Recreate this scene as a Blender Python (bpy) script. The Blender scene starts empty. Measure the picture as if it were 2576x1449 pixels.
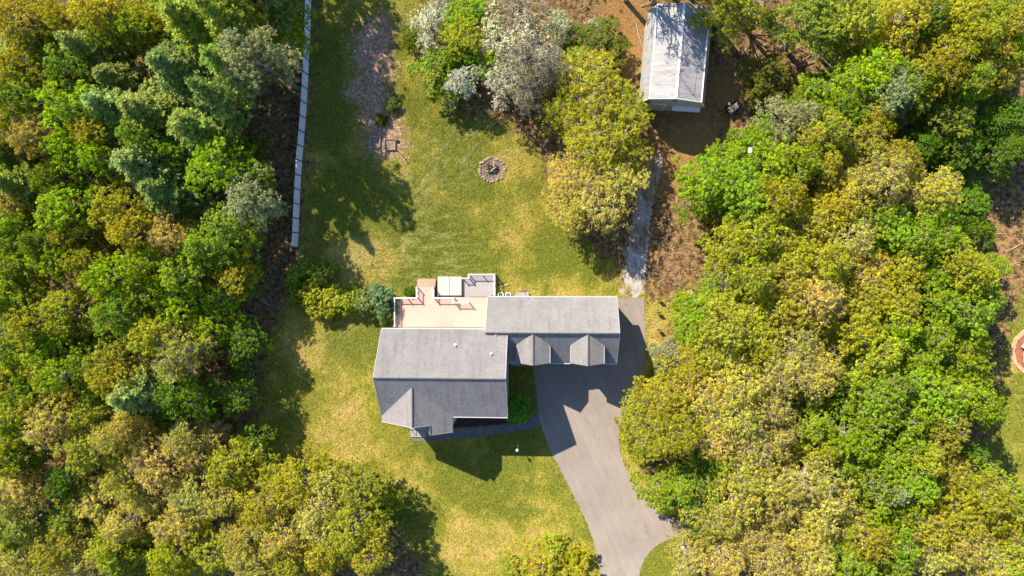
import bpy, bmesh, math, random
import numpy as np
from mathutils import Vector

# ---------------------------------------------------------------- camera, world, sun, exposure
SC = bpy.context.scene
COL = SC.collection
CAM_H = 86.0
TX, TY = -0.026, 0.057
cam = bpy.data.objects.new('camera', bpy.data.cameras.new('camera'))
COL.objects.link(cam)
cam.location = (0, 0, CAM_H); cam.rotation_euler = (TX, TY, 0)
cam.data.sensor_width = 36.0; cam.data.lens = 36.0 * 1717.0 / 2576.0
cam.data.clip_start = 1.0; cam.data.clip_end = 2000.0
SC.camera = cam

SA, SB = 0.752, 0.907                         # shadow offset (east, south) per metre of height
EL = math.atan(1 / math.hypot(SA, SB))
world = bpy.data.worlds.new('World'); SC.world = world; world.use_nodes = True
wt = world.node_tree
sky = wt.nodes.new('ShaderNodeTexSky'); sky.sky_type = 'NISHITA'; sky.sun_disc = False
sky.sun_elevation = EL; sky.sun_rotation = math.atan2(-SA, SB)
sky.air_density = 1.0; sky.dust_density = 0.6; sky.ozone_density = 6.0
bg = wt.nodes['Background']; bg.inputs[1].default_value = 0.105
wt.links.new(sky.outputs[0], bg.inputs[0])
sl = bpy.data.lights.new('sun', 'SUN'); sl.energy = 4.6; sl.angle = math.radians(0.5); sl.color = (1.0, 0.89, 0.73)
sun = bpy.data.objects.new('sun', sl); COL.objects.link(sun)
sun.rotation_euler = Vector((-SA, SB, 1)).to_track_quat('Z', 'Y').to_euler()
sun.location = (-40, 50, 80)
SC.view_settings.view_transform = 'Standard'; SC.view_settings.look = 'None'
SC.view_settings.gamma = 1.0; SC.view_settings.use_curve_mapping = False
SC.view_settings.exposure = 1.17

# ---------------------------------------------------------------- survey helper: a pixel of the 2576 px wide plan -> a point at height z
def _rot():
    cx, sx, cy, sy = math.cos(TX), math.sin(TX), math.cos(TY), math.sin(TY)
    rx = np.array([[1, 0, 0], [0, cx, -sx], [0, sx, cx]]); ry = np.array([[cy, 0, sy], [0, 1, 0], [-sy, 0, cy]])
    return ry @ rx
RC = _rot()
def G(u, v, z=0.0):
    d = RC @ np.array([(u - 1288.0) / 1717.0, -(v - 724.5) / 1717.0, -1.0])
    t = (z - CAM_H) / d[2]
    return (float(d[0] * t), float(d[1] * t), float(z))
def GP(pts, z=0.0): return [G(u, v, z)[:2] for u, v in pts]

# ---------------------------------------------------------------- objects
def tag(o, label=None, cat=None, group=None, kind=None):
    if label: o['label'] = label
    if cat: o['category'] = cat
    if group: o['group'] = group
    if kind: o['kind'] = kind
    return o
def empty(name, loc, label, cat, group=None, rz=0.0):
    o = bpy.data.objects.new(name, None); COL.objects.link(o); o.location = loc; o.rotation_euler = (0, 0, rz)
    o.empty_display_size = 0.3
    return tag(o, label, cat, group)
def link(name, me, mat, parent=None, world_coords=False):
    o = bpy.data.objects.new(name, me); COL.objects.link(o)
    if mat is not None and len(me.materials) == 0: me.materials.append(mat)
    if parent is not None:
        o.parent = parent
        if world_coords: o.matrix_parent_inverse = parent_matrix(parent).inverted()
    return o
def parent_matrix(p):
    m = p.matrix_basis.copy()
    q = p.parent
    if q is not None: m = parent_matrix(q) @ p.matrix_parent_inverse @ m
    return m
def np_mesh(name, V, F, smooth=False):
    """V (n,3), F (m,k) uniform polygons"""
    me = bpy.data.meshes.new(name)
    V = np.asarray(V, dtype=np.float32); F = np.asarray(F, dtype=np.int32)
    me.vertices.add(len(V)); me.vertices.foreach_set('co', V.ravel())
    k = F.shape[1]
    me.loops.add(F.size); me.loops.foreach_set('vertex_index', F.ravel())
    me.polygons.add(len(F)); me.polygons.foreach_set('loop_start', np.arange(0, F.size, k, dtype=np.int32))
    me.update(calc_edges=True)
    if smooth: me.polygons.foreach_set('use_smooth', np.ones(len(F), dtype=bool))
    return me
class MB:
    """collects shapes into one mesh"""
    def __init__(s): s.v = []; s.f = []
    def add(s, vs, fs):
        n = len(s.v); s.v += [tuple(map(float, p)) for p in vs]; s.f += [tuple(i + n for i in f) for f in fs]; return s
    def box(s, x0, x1, y0, y1, z0, z1):
        vs = [(x, y, z) for z in (z0, z1) for y in (y0, y1) for x in (x0, x1)]
        return s.add(vs, [(0, 2, 3, 1), (4, 5, 7, 6), (0, 1, 5, 4), (2, 6, 7, 3), (0, 4, 6, 2), (1, 3, 7, 5)])
    def bar(s, a, b, w, h=None, up=(0, 0, 1)):
        a = Vector(a); b = Vector(b); h = w if h is None else h
        d = (b - a).normalized(); u = Vector(up)
        if abs(d.dot(u)) > .98: u = Vector((1, 0, 0))
        x = d.cross(u).normalized(); y = x.cross(d)
        vs = [p + x * sx * w / 2 + y * sy * h / 2 for p in (a, b) for sx, sy in ((-1, -1), (1, -1), (1, 1), (-1, 1))]
        return s.add(vs, [(3, 2, 1, 0), (4, 5, 6, 7), (0, 1, 5, 4), (1, 2, 6, 5), (2, 3, 7, 6), (3, 0, 4, 7)])
    def tube(s, pts, rads, n=8, cap=True):
        pts = [Vector(p) for p in pts]; base = len(s.v)
        for i, p in enumerate(pts):
            d = (pts[min(i + 1, len(pts) - 1)] - pts[max(i - 1, 0)]).normalized()
            u = Vector((0, 0, 1)) if abs(d.z) < .95 else Vector((1, 0, 0))
            x = d.cross(u).normalized(); y = d.cross(x).normalized()
            for k in range(n):
                a = 2 * math.pi * k / n; q = p + (x * math.cos(a) + y * math.sin(a)) * rads[i]
                s.v.append(tuple(q))
        for i in range(len(pts) - 1):
            for k in range(n):
                a, b = base + i * n + k, base + i * n + (k + 1) % n
                s.f.append((a, b, b + n, a + n))
        if cap:
            s.f.append(tuple(base + k for k in range(n))[::-1]); s.f.append(tuple(base + (len(pts) - 1) * n + k for k in range(n)))
        return s
    def slab(s, poly, t, down=(0, 0, -1)):
        """polygon of 3-D points given a thickness along down"""
        n = len(poly); d = Vector(down) * t
        top = [Vector(p) for p in poly]; bot = [p + d for p in top]
        fs = [tuple(range(n)), tuple(range(2 * n - 1, n - 1, -1))] + [(i, i + n, (i + 1) % n + n, (i + 1) % n) for i in range(n)]
        return s.add(top + bot, fs)
    def prism(s, prof, a0, a1, axis):
        """profile of (other, z) pairs extruded along x or y"""
        P = (lambda a, o, z: (a, o, z)) if axis == 'x' else (lambda a, o, z: (o, a, z))
        n = len(prof); vs = [P(a0, *p) for p in prof] + [P(a1, *p) for p in prof]
        return s.add(vs, [tuple(range(n)), tuple(range(2 * n - 1, n - 1, -1))] + [(i, i + n, (i + 1) % n + n, (i + 1) % n) for i in range(n)])
    def mesh(s, name, bevel=0.0):
        me = bpy.data.meshes.new(name); me.from_pydata(s.v, [], s.f)
        bm = bmesh.new(); bm.from_mesh(me); bmesh.ops.recalc_face_normals(bm, faces=bm.faces)
        if bevel: bmesh.ops.bevel(bm, geom=bm.edges[:], offset=bevel, segments=2, affect='EDGES', clamp_overlap=True)
        bm.to_mesh(me); bm.free(); return me
    def build(s, name, mat, parent=None, bevel=0.0, world_coords=True): return link(name, s.mesh(name, bevel), mat, parent, world_coords)

# ---------------------------------------------------------------- materials
class NT:
    def __init__(s, name):
        s.m = bpy.data.materials.new(name); s.m.use_nodes = True; s.t = s.m.node_tree; s.t.nodes.clear()
        s.out = s.n('ShaderNodeOutputMaterial')
    def n(s, typ, **kw):
        nd = s.t.nodes.new(typ)
        for k, v in kw.items(): setattr(nd, k, v)
        return nd
    def set(s, sock, v):
        if isinstance(v, bpy.types.NodeSocket): s.t.links.new(v, sock)
        elif isinstance(v, (tuple, list)) and len(v) == 3 and sock.type == 'RGBA': sock.default_value = (*v, 1)
        else: sock.default_value = v
    def pos(s): return s.n('ShaderNodeNewGeometry').outputs['Position']
    def obj(s): return s.n('ShaderNodeTexCoord').outputs['Object']
    def scale(s, vec, sc, rot=None):
        if rot is not None:
            m = s.n('ShaderNodeMapping'); s.set(m.inputs[0], vec); m.inputs['Rotation'].default_value = rot; vec = m.outputs[0]
        m = s.n('ShaderNodeMapping'); s.set(m.inputs[0], vec); m.inputs['Scale'].default_value = sc; return m.outputs[0]
    def noise(s, vec, scale, detail=3, rough=.55, dist=0.0):
        x = s.n('ShaderNodeTexNoise'); s.set(x.inputs['Vector'], vec); x.inputs['Scale'].default_value = scale
        x.inputs['Detail'].default_value = detail; x.inputs['Roughness'].default_value = rough; x.inputs['Distortion'].default_value = dist
        return x.outputs['Fac']
    def voro(s, vec, scale, feature='F1', out='Distance'):
        x = s.n('ShaderNodeTexVoronoi'); x.feature = feature; s.set(x.inputs['Vector'], vec); x.inputs['Scale'].default_value = scale; return x.outputs[out]
    def wave(s, vec, scale, dist=0, direction='X', detail=2, dscale=1):
        x = s.n('ShaderNodeTexWave'); x.bands_direction = direction; s.set(x.inputs['Vector'], vec)
        x.inputs['Scale'].default_value = scale; x.inputs['Distortion'].default_value = dist; x.inputs['Detail'].default_value = detail; x.inputs['Detail Scale'].default_value = dscale
        return x.outputs['Fac']
    def rng(s, v, a, b, c=0.0, d=1.0, smooth=False):
        x = s.n('ShaderNodeMapRange'); x.interpolation_type = 'SMOOTHSTEP' if smooth else 'LINEAR'
        for i, q in enumerate((v, a, b, c, d)): s.set(x.inputs[i], q)
        return x.outputs[0]
    def math(s, op, a, b=0.0, clamp=False):
        x = s.n('ShaderNodeMath'); x.operation = op; x.use_clamp = clamp; s.set(x.inputs[0], a); s.set(x.inputs[1], b); return x.outputs[0]
    def mix(s, f, a, b, mode='MIX'):
        x = s.n('ShaderNodeMix'); x.data_type = 'RGBA'; x.blend_type = mode; x.clamp_factor = True
        s.set(x.inputs[0], f); s.set(x.inputs[6], a); s.set(x.inputs[7], b); return x.outputs[2]
    def bump(s, h, strength=.5, dist=.05):
        x = s.n('ShaderNodeBump'); x.inputs['Strength'].default_value = strength; x.inputs['Distance'].default_value = dist; s.set(x.inputs['Height'], h); return x.outputs[0]
    def spot(s, vec, uv, rad, soft=.5):
        """1 inside a round patch of ground, falling to 0"""
        d = s.n('ShaderNodeVectorMath'); d.operation = 'DISTANCE'; s.set(d.inputs[0], vec); d.inputs[1].default_value = G(*uv)
        return s.rng(d.outputs['Value'], rad, rad * soft, 0, 1, True)
    def hsv(s, col, h=.5, sat=1.0, v=1.0):
        x = s.n('ShaderNodeHueSaturation'); s.set(x.inputs['Hue'], h); s.set(x.inputs['Saturation'], sat); s.set(x.inputs['Value'], v); s.set(x.inputs['Color'], col); return x.outputs[0]
    def princ(s, col, rough=.8, normal=None, metal=0.0, spec=.3):
        b = s.n('ShaderNodeBsdfPrincipled'); s.set(b.inputs['Base Color'], col); s.set(b.inputs['Roughness'], rough)
        s.set(b.inputs['Metallic'], metal); b.inputs['Specular IOR Level'].default_value = spec; b.inputs['Diffuse Roughness'].default_value = 1.0 if rough > .84 else 0.0
        if normal is not None: s.set(b.inputs['Normal'], normal)
        s.t.links.new(b.outputs[0], s.out.inputs[0]); return b

def plain(name, col, rough=.7, var=.15, scale=3.0, metal=0.0, bump=.0):
    n = NT(name); p = n.obj(); f = n.noise(p, scale, 4)
    c = n.mix(n.rng(f, .3, .7), tuple(q * (1 - var) for q in col), tuple(min(1, q * (1 + var)) for q in col))
    n.princ(c, rough, n.bump(n.noise(p, scale * 8), bump, .02) if bump else None, metal); return n.m

def mat_leaf(name, hue_var=.03, trans=.35, val_var=.35):
    n = NT(name); oi = n.n('ShaderNodeObjectInfo'); geo = n.n('ShaderNodeNewGeometry')
    r = geo.outputs['Random Per Island']
    f = n.noise(n.obj(), .55, 2)
    val = n.math('MULTIPLY', n.rng(r, 0, 1, 1 - val_var, 1 + val_var), n.math('MULTIPLY', n.rng(f, .3, .7, .82, 1.18), n.rng(n.noise(n.obj(), 2.4, 1), .3, .7, .72, 1.3)))
    hue = n.math('ADD', n.rng(r, 0, 1, .5 - hue_var * .5, .5 + hue_var * .5), n.rng(n.noise(n.obj(), .9, 1), .3, .7, -hue_var * .6, hue_var * .6))
    c = n.hsv(oi.outputs['Color'], hue, 1.0, val)
    d = n.n('ShaderNodeBsdfDiffuse'); n.set(d.inputs[0], c)
    t = n.n('ShaderNodeBsdfTranslucent'); n.set(t.inputs[0], n.hsv(c, .49, 1.1, 1.1))
    m = n.n('ShaderNodeMixShader'); m.inputs[0].default_value = trans
    n.t.links.new(d.outputs[0], m.inputs[1]); n.t.links.new(t.outputs[0], m.inputs[2]); n.t.links.new(m.outputs[0], n.out.inputs[0])
    return n.m

def lawn_colour(n, p):
    """colour of the turf at a point: lush, olive and dried patches, pale mown streaks"""
    big = n.noise(p, .10, 4, .6); mid = n.noise(p, .45, 4, .6); fine = n.noise(p, 3.2, 3, .6)
    lush = (.165, .185, .016); olive = (.345, .30, .040); dry = (.50, .355, .105)
    dryf = n.rng(n.math('ADD', n.math('MULTIPLY', big, .55), n.math('MULTIPLY', mid, .45)), .44, .68)
    def spots(lst):
        acc = None
        for u, v, r in lst:
            q = n.spot(p, (u, v), r, .2); acc = q if acc is None else n.math('MAXIMUM', acc, q)
        return acc
    green = spots([(1130, 620, 9.5), (1000, 560, 5), (880, 520, 7), (1060, 690, 5), (900, 860, 5), (960, 810, 4), (1230, 1250, 5), (1140, 1190, 4.5), (1020, 1270, 4), (1420, 640, 7), (1500, 700, 4), (1160, 330, 5), (840, 300, 6), (1650, 1420, 5), (1180, 460, 5), (1310, 1300, 3.5), (1290, 960, 3.5), (1290, 1110, 4), (800, 130, 5), (2540, 760, 9), (2540, 1050, 9)])
    tan = spots([(1330, 575, 5), (1330, 340, 4), (1290, 400, 5), (880, 940, 5.5), (850, 1040, 6), (900, 1150, 6), (1300, 1370, 8.5), (1190, 1390, 7), (1010, 1200, 5), (960, 650, 4.5), (1440, 735, 4), (1300, 745, 4), (1500, 740, 3.6), (1050, 160, 4), (780, 880, 4), (1690, 620, 5), (1680, 830, 4), (1240, 1330, 5), (760, 860, 5), (860, 640, 4), (1540, 700, 4)])
    f = n.math('SUBTRACT', n.math('ADD', dryf, n.math('MULTIPLY', tan, .40)), n.math('MULTIPLY', green, .55), True)
    c = n.mix(n.rng(f, 0, .5), lush, olive); c = n.mix(n.rng(f, .45, 1), c, dry)
    c = n.mix(n.rng(fine, .35, .7, 0, .55), c, n.mix(.5, c, (.40, .36, .10)))
    # mower marks
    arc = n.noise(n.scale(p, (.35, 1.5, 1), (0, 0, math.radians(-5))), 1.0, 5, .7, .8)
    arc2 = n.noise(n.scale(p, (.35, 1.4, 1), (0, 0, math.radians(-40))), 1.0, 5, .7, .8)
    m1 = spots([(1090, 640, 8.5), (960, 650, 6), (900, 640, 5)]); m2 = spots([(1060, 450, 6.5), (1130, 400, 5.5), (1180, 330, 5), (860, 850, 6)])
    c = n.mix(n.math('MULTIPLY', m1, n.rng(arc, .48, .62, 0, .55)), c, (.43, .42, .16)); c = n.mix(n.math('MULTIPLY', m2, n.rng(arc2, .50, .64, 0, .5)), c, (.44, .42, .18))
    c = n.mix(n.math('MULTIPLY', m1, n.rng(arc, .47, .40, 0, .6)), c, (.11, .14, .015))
    return c

def mat_lawn():
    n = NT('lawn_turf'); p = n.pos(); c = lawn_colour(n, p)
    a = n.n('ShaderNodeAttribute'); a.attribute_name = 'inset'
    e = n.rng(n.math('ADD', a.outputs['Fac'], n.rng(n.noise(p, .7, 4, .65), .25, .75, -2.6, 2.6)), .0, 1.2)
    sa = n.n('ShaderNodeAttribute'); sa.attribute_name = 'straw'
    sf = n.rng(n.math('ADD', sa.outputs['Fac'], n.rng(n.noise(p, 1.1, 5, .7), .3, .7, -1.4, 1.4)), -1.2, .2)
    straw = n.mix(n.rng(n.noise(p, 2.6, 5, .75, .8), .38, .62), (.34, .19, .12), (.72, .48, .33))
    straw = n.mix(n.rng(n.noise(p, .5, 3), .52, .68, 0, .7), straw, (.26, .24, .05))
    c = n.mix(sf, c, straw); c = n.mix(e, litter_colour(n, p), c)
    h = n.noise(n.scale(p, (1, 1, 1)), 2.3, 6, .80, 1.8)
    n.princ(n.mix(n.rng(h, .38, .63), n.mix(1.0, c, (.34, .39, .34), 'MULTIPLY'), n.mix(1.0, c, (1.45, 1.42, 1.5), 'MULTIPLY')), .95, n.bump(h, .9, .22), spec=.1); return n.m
def litter_colour(n, p):
    """fallen leaves, pine straw and bare soil"""
    big = n.noise(p, .16, 3); f = n.noise(p, 1.7, 5, .68, .5); sp = n.voro(p, 3.6)
    c = n.mix(n.rng(big, .38, .62), (.36, .225, .105), (.36, .255, .09))
    c = n.mix(n.rng(f, .40, .60), (.10, .052, .026), c)
    c = n.mix(n.rng(sp, .0, .35, .55, 0), c, (.50, .32, .20))
    bare = None
    for u, v, r in ((1690, 400, 6.5), (1580, 120, 5), (1740, 330, 5), (1720, 230, 6), (1570, 20, 5), (1830, 220, 4)):
        q = n.spot(p, (u, v), r, .3); bare = q if bare is None else n.math('MAXIMUM', bare, q)
    return n.mix(n.math('MULTIPLY', bare, .8), c, n.mix(n.rng(n.noise(p, 2.5, 4), .3, .7), (.32, .17, .060), (.44, .26, .095)))
def mat_litter():
    n = NT('leaf_litter_soil'); p = n.pos(); c = litter_colour(n, p)
    n.princ(c, .95, n.bump(n.noise(p, 3.0, 5, .7), .9, .25), spec=.1); return n.m
def mat_asphalt():
    n = NT('worn_asphalt'); p = n.pos()
    c = n.mix(n.rng(n.noise(p, .22, 3), .3, .7), (.275, .232, .196), (.345, .292, .247))
    c = n.mix(n.rng(n.noise(n.scale(p, (1.6, .18, 1), (0, 0, -.42)), .9, 4), .45, .7, 0, .35), c, (.21, .18, .165))
    c = n.mix(n.rng(n.noise(p, 14, 2), .3, .7, 0, .25), c, (.18, .15, .13))
    c = n.mix(n.rng(n.noise(p, .55, 4, .65, .5), .56, .70, 0, .30), c, (.15, .125, .11))
    c = n.mix(n.rng(n.noise(n.scale(p, (1.4, .16, 1), (0, 0, -.42)), 1.6, 3), .52, .62, 0, .22), c, (.36, .32, .29))
    cr = n.voro(n.scale(p, (1, 1, 1)), .14, 'DISTANCE_TO_EDGE'); cr = n.math('ADD', cr, n.rng(n.noise(p, 1.1, 5, .7), .3, .7, -.03, .05))
    c = n.mix(n.math('MULTIPLY', n.rng(cr, .0, .004, .4, 0), n.rng(n.noise(p, .12, 2), .45, .6)), c, (.12, .10, .09))
    n.princ(c, .85, n.bump(n.noise(p, 30, 2), .3, .01), spec=.3); return n.m
def mat_gravel():
    n = NT('pale_gravel'); p = n.pos(); v = n.voro(p, 5.5, 'F1', 'Color')
    c = n.mix(n.rng(n.noise(p, .9, 4), .35, .65), (.36, .29, .24), (.52, .47, .44))
    c = n.mix(.35, c, n.hsv(v, .5, .12, .7)); worn = n.rng(n.noise(n.scale(p, (1.3, .5, 1)), .7, 6, .72, .8), .47, .58)
    c = n.mix(n.math('MULTIPLY', worn, .85), c, litter_colour(n, p)); n.princ(c, .9, n.bump(n.noise(p, 4, 4, .7), .9, .12)); return n.m
def mat_shingle():
    n = NT('grey_asphalt_shingle'); p = n.pos()
    b = n.n('ShaderNodeTexBrick'); n.set(b.inputs['Vector'], n.scale(n.obj(), (1, 1, 1))); b.inputs['Scale'].default_value = 3.2
    b.inputs['Color1'].default_value = (.9, .9, .9, 1); b.inputs['Color2'].default_value = (1.08, 1.06, 1.05, 1); b.inputs['Mortar'].default_value = (.7, .7, .7, 1)
    b.inputs['Mortar Size'].default_value = .012; b.inputs['Brick Width'].default_value = .9; b.inputs['Row Height'].default_value = .42
    c = n.mix(n.rng(n.noise(p, .5, 4), .3, .7), (.262, .254, .248), (.31, .30, .295))
    streak = n.noise(n.scale(p, (2.2, .22, .3)), .9, 4, .6)
    c = n.mix(n.rng(streak, .50, .70, 0, .5), c, (.19, .165, .148))
    c = n.mix(1.0, c, b.outputs['Color'], 'MULTIPLY')
    n.princ(c, .95, n.bump(n.math('ADD', b.outputs['Fac'], n.math('MULTIPLY', n.noise(p, 4.5, 4, .75), 1.2)), .8, .08), spec=.15); return n.m
def mat_siding(name, col):
    n = NT(name); p = n.pos(); z = n.n('ShaderNodeSeparateXYZ'); n.set(z.inputs[0], p)
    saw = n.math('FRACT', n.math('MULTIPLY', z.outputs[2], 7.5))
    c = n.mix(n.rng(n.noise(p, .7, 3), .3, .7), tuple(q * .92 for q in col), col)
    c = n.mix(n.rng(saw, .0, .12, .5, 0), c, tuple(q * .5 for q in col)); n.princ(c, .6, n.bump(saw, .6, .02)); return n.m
def mat_boards(name, c1, c2, width, axis='X', streak=.3):
    n = NT(name); p = n.obj(); s = n.n('ShaderNodeSeparateXYZ'); n.set(s.inputs[0], p)
    a = n.math('MULTIPLY', s.outputs[axis], 1.0 / width); fr = n.math('FRACT', a); fl = n.math('FLOOR', a)
    w = n.n('ShaderNodeTexWhiteNoise'); w.noise_dimensions = '1D'; n.set(w.inputs['W'], fl)
    sc = (6, .5, 1) if axis == 'X' else (.5, 6, 1)
    g = n.noise(n.scale(p, sc), 1.3, 4)
    c = n.mix(n.math('ADD', n.math('MULTIPLY', w.outputs['Value'], .5), n.rng(g, .3, .7, 0, .5)), c1, c2)
    c = n.mix(n.rng(fr, .0, .07, streak, 0), c, tuple(q * .3 for q in c1)); n.princ(c, .7, n.bump(n.rng(fr, 0, .08), .4, .01)); return n.m
def mat_metal_roof():
    n = NT('pale_metal_roof'); p = n.obj(); s = n.n('ShaderNodeSeparateXYZ'); n.set(s.inputs[0], p)
    fr = n.math('FRACT', n.math('MULTIPLY', s.outputs[1], 1.65))
    c = n.mix(n.rng(n.noise(n.scale(p, (.6, 1.5, .6)), .9, 4), .3, .7), (.28, .275, .272), (.34, .335, .33))
    c = n.mix(n.rng(n.noise(n.scale(p, (.5, 2.2, 1)), 1.2, 5, .7), .48, .66, 0, .6), c, (.20, .17, .15))
    c = n.mix(n.rng(fr, 0, .045, .55, 0), c, (.2, .19, .18)); n.princ(c, .6, n.bump(n.rng(fr, 0, .06), .4, .02), 0.0, .4); return n.m
def mat_bark():
    n = NT('bark'); p = n.obj(); f = n.noise(n.scale(p, (3, 3, .8)), 2.2, 4); oi = n.n('ShaderNodeObjectInfo')
    n.princ(n.mix(n.rng(f, .35, .65), n.mix(1.0, oi.outputs['Color'], (.6, .6, .6), 'MULTIPLY'), oi.outputs['Color']), .95, n.bump(f, .6, .03), spec=.1); return n.m

M = dict(
    leaf=mat_leaf('leaves', .03, .50, .16), needle=mat_leaf('pine_needles', .04, .3, .25), petal=mat_leaf('white_blossom', .03, .3, .18),
    bark=mat_bark(), shingle=mat_shingle(), siding=mat_siding('cream_siding', (.56, .55, .50)), barnwall=mat_siding('pale_green_siding', (.44, .47, .42)),
    trim=plain('white_trim', (.50, .49, .475), .55, .08), glass=plain('dark_glass', (.03, .04, .05), .12, .2), ridge=plain('dark_ridge_cap', (.10, .09, .09), .9, .2),
    pink=mat_boards('pinkish_deck_boards', (.52, .325, .26), (.55, .37, .305), .14, 'Y', .10), grey=mat_boards('grey_deck_boards', (.30, .275, .27), (.34, .31, .305), .14, 'X', .12),
    wood=mat_boards('brown_stair_boards', (.30, .21, .14), (.42, .31, .22), .14, 'X', .3), cover=mat_boards('weathered_cover', (.42, .385, .35), (.50, .46, .42), .35, 'X', .05),
    oldwood=plain('old_wood', (.36, .26, .19), .9, .35, 2.5, bump=.3), palewood=plain('bleached_wood', (.52, .43, .34), .9, .25, 3, bump=.2), char=plain('charred_wood', (.05, .045, .05), .9, .5, 4, bump=.3),
    stone=plain('pale_stone', (.40, .30, .24), .9, .35, 2, bump=.5), concrete=plain('concrete', (.36, .34, .32), .9, .12, 1.5, bump=.2), walk=plain('dark_walk', (.17, .165, .16), .9, .2, 1.5, bump=.2), black=plain('black_paint', (.02, .02, .022), .5, .3),
    steel=plain('galvanised_steel', (.40, .41, .42), .4, .1, 2, .6), white=plain('white_paint', (.78, .78, .76), .5, .08), vinyl=plain('pale_vinyl', (.74, .76, .80), .5, .05), greypost=plain('grey_post', (.10, .11, .12), .6, .1),
    mulch=plain('dark_mulch', (.075, .035, .030), .95, .5, 5, bump=.8), soil=plain('garden_soil', (.30, .22, .15), .95, .45, 4, bump=.6), roofm=mat_metal_roof(),
    blue=plain('blue_plastic', (.08, .2, .5), .4, .1), teal=plain('teal_plastic', (.25, .55, .55), .4, .3, 2), redwood=plain('red_brown_boards', (.30, .11, .06), .8, .3, 3),
    curb=plain('pinkish_pavers', (.52, .30, .19), .9, .25, 2.5, bump=.4), dgreen=plain('dark_green_paint', (.02, .06, .035), .6, .2), lawn=mat_lawn(), litter=mat_litter(), asphalt=mat_asphalt(), gravel=mat_gravel())
n = NT('grass_blades'); g = n.n('ShaderNodeNewGeometry'); c = lawn_colour(n, n.pos()); c = n.hsv(c, n.rng(g.outputs['Random Per Island'], 0, 1, .485, .52), 1.0, n.rng(g.outputs['Random Per Island'], 0, 1, .75, 1.45)); n.princ(c, .9, spec=.1); M['grass'] = n.m
n = NT('dead_leaves'); g = n.n('ShaderNodeNewGeometry'); c = n.mix(g.outputs['Random Per Island'], (.20, .10, .045), (.52, .33, .18)); n.princ(c, .9, spec=.1); M['deadleaf'] = n.m
n = NT('fern_green'); g = n.n('ShaderNodeNewGeometry'); c = n.mix(g.outputs['Random Per Island'], (.05, .09, .015), (.15, .17, .03)); n.princ(c, .9, spec=.1); M['fern'] = n.m

# ---------------------------------------------------------------- geometry of regions
def in_poly(P, poly):
    P = np.asarray(P); x, y = P[:, 0], P[:, 1]; ins = np.zeros(len(P), bool); n = len(poly)
    for i in range(n):
        x0, y0 = poly[i]; x1, y1 = poly[(i + 1) % n]
        if y0 == y1: continue
        c = ((y0 > y) != (y1 > y)) & (x < (x1 - x0) * (y - y0) / (y1 - y0) + x0); ins ^= c
    return ins
def poly_sd(P, poly):
    P = np.asarray(P); d = np.full(len(P), 1e9); n = len(poly)
    for i in range(n):
        a = np.array(poly[i]); b = np.array(poly[(i + 1) % n]); ab = b - a; L = max(ab @ ab, 1e-9)
        t = np.clip(((P - a) @ ab) / L, 0, 1); q = a + t[:, None] * ab; d = np.minimum(d, np.hypot(*(P - q).T))
    return np.where(in_poly(P, poly), d, -d)
def smooth_poly(pts, it=2):
    for _ in range(it):
        q = []
        for i in range(len(pts)):
            a, b = pts[i], pts[(i + 1) % len(pts)]
            q += [(a[0] * .75 + b[0] * .25, a[1] * .75 + b[1] * .25), (a[0] * .25 + b[0] * .75, a[1] * .25 + b[1] * .75)]
        pts = q
    return pts
LAWN = GP([(795, -90), (776, 60), (768, 300), (757, 480), (748, 640), (735, 700), (700, 760), (670, 850), (650, 950), (640, 1080), (650, 1200), (760, 1240), (900, 1250), (960, 1300), (1040, 1400), (1100, 1560), (1600, 1560), (1760, 1540), (1740, 1330), (1640, 1230), (1610, 1100), (1650, 1000), (1670, 900), (1700, 850), (1735, 800), (1705, 745), (1640, 740), (1580, 705), (1530, 640), (1460, 570), (1385, 440), (1350, 350), (1250, 290), (1130, 270), (1080, 180), (1060, 100), (1110, -90)])
LAWN2 = GP([(2760, 640), (2580, 690), (2530, 800), (2500, 950), (2460, 1100), (2440, 1250), (2500, 1400), (2760, 1560)])
DRIVE = GP([(1345, 925), (1556, 925), (1556, 750), (1620, 750), (1624, 870), (1616, 940), (1603, 985), (1570, 1025), (1558, 1070), (1557, 1130), (1575, 1180), (1610, 1235), (1655, 1285), (1720, 1325), (1850, 1370), (1850, 1395), (1760, 1350), (1705, 1345), (1650, 1372), (1620, 1405), (1603, 1460), (1596, 1560), (1530, 1560), (1512, 1449), (1490, 1345), (1452, 1262), (1392, 1150), (1368, 1090), (1356, 1062), (1350, 1000)])
GRAVEL = GP([(1560, 750), (1565, 690), (1577, 620), (1588, 560), (1602, 490), (1625, 420), (1650, 385), (1672, 400), (1655, 450), (1640, 520), (1632, 600), (1625, 690), (1620, 750)])
WALK = GP([(1032, 1088), (1085, 1090), (1150, 1078), (1230, 1072), (1290, 1066), (1330, 1058), (1345, 1040), (1352, 1040), (1362, 1075), (1330, 1080), (1240, 1094), (1150, 1102), (1090, 1110), (1032, 1110)])
BED = GP([(1130, 1040), (1285, 1040), (1290, 1064), (1230, 1070), (1150, 1076), (1085, 1088), (1078, 1060)])
GARDEN = GP([(925, 60), (960, 40), (985, 70), (975, 130), (985, 190), (960, 215), (985, 240), (1000, 300), (1015, 370), (1010, 390), (930, 385), (920, 330), (915, 260), (870, 235), (880, 210), (915, 190), (895, 150), (895, 90)])
HOUSE_BOX = [(-19.5, -17.6), (7.6, -17.6), (7.6, -3.4), (-19.5, -3.4)]

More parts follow.
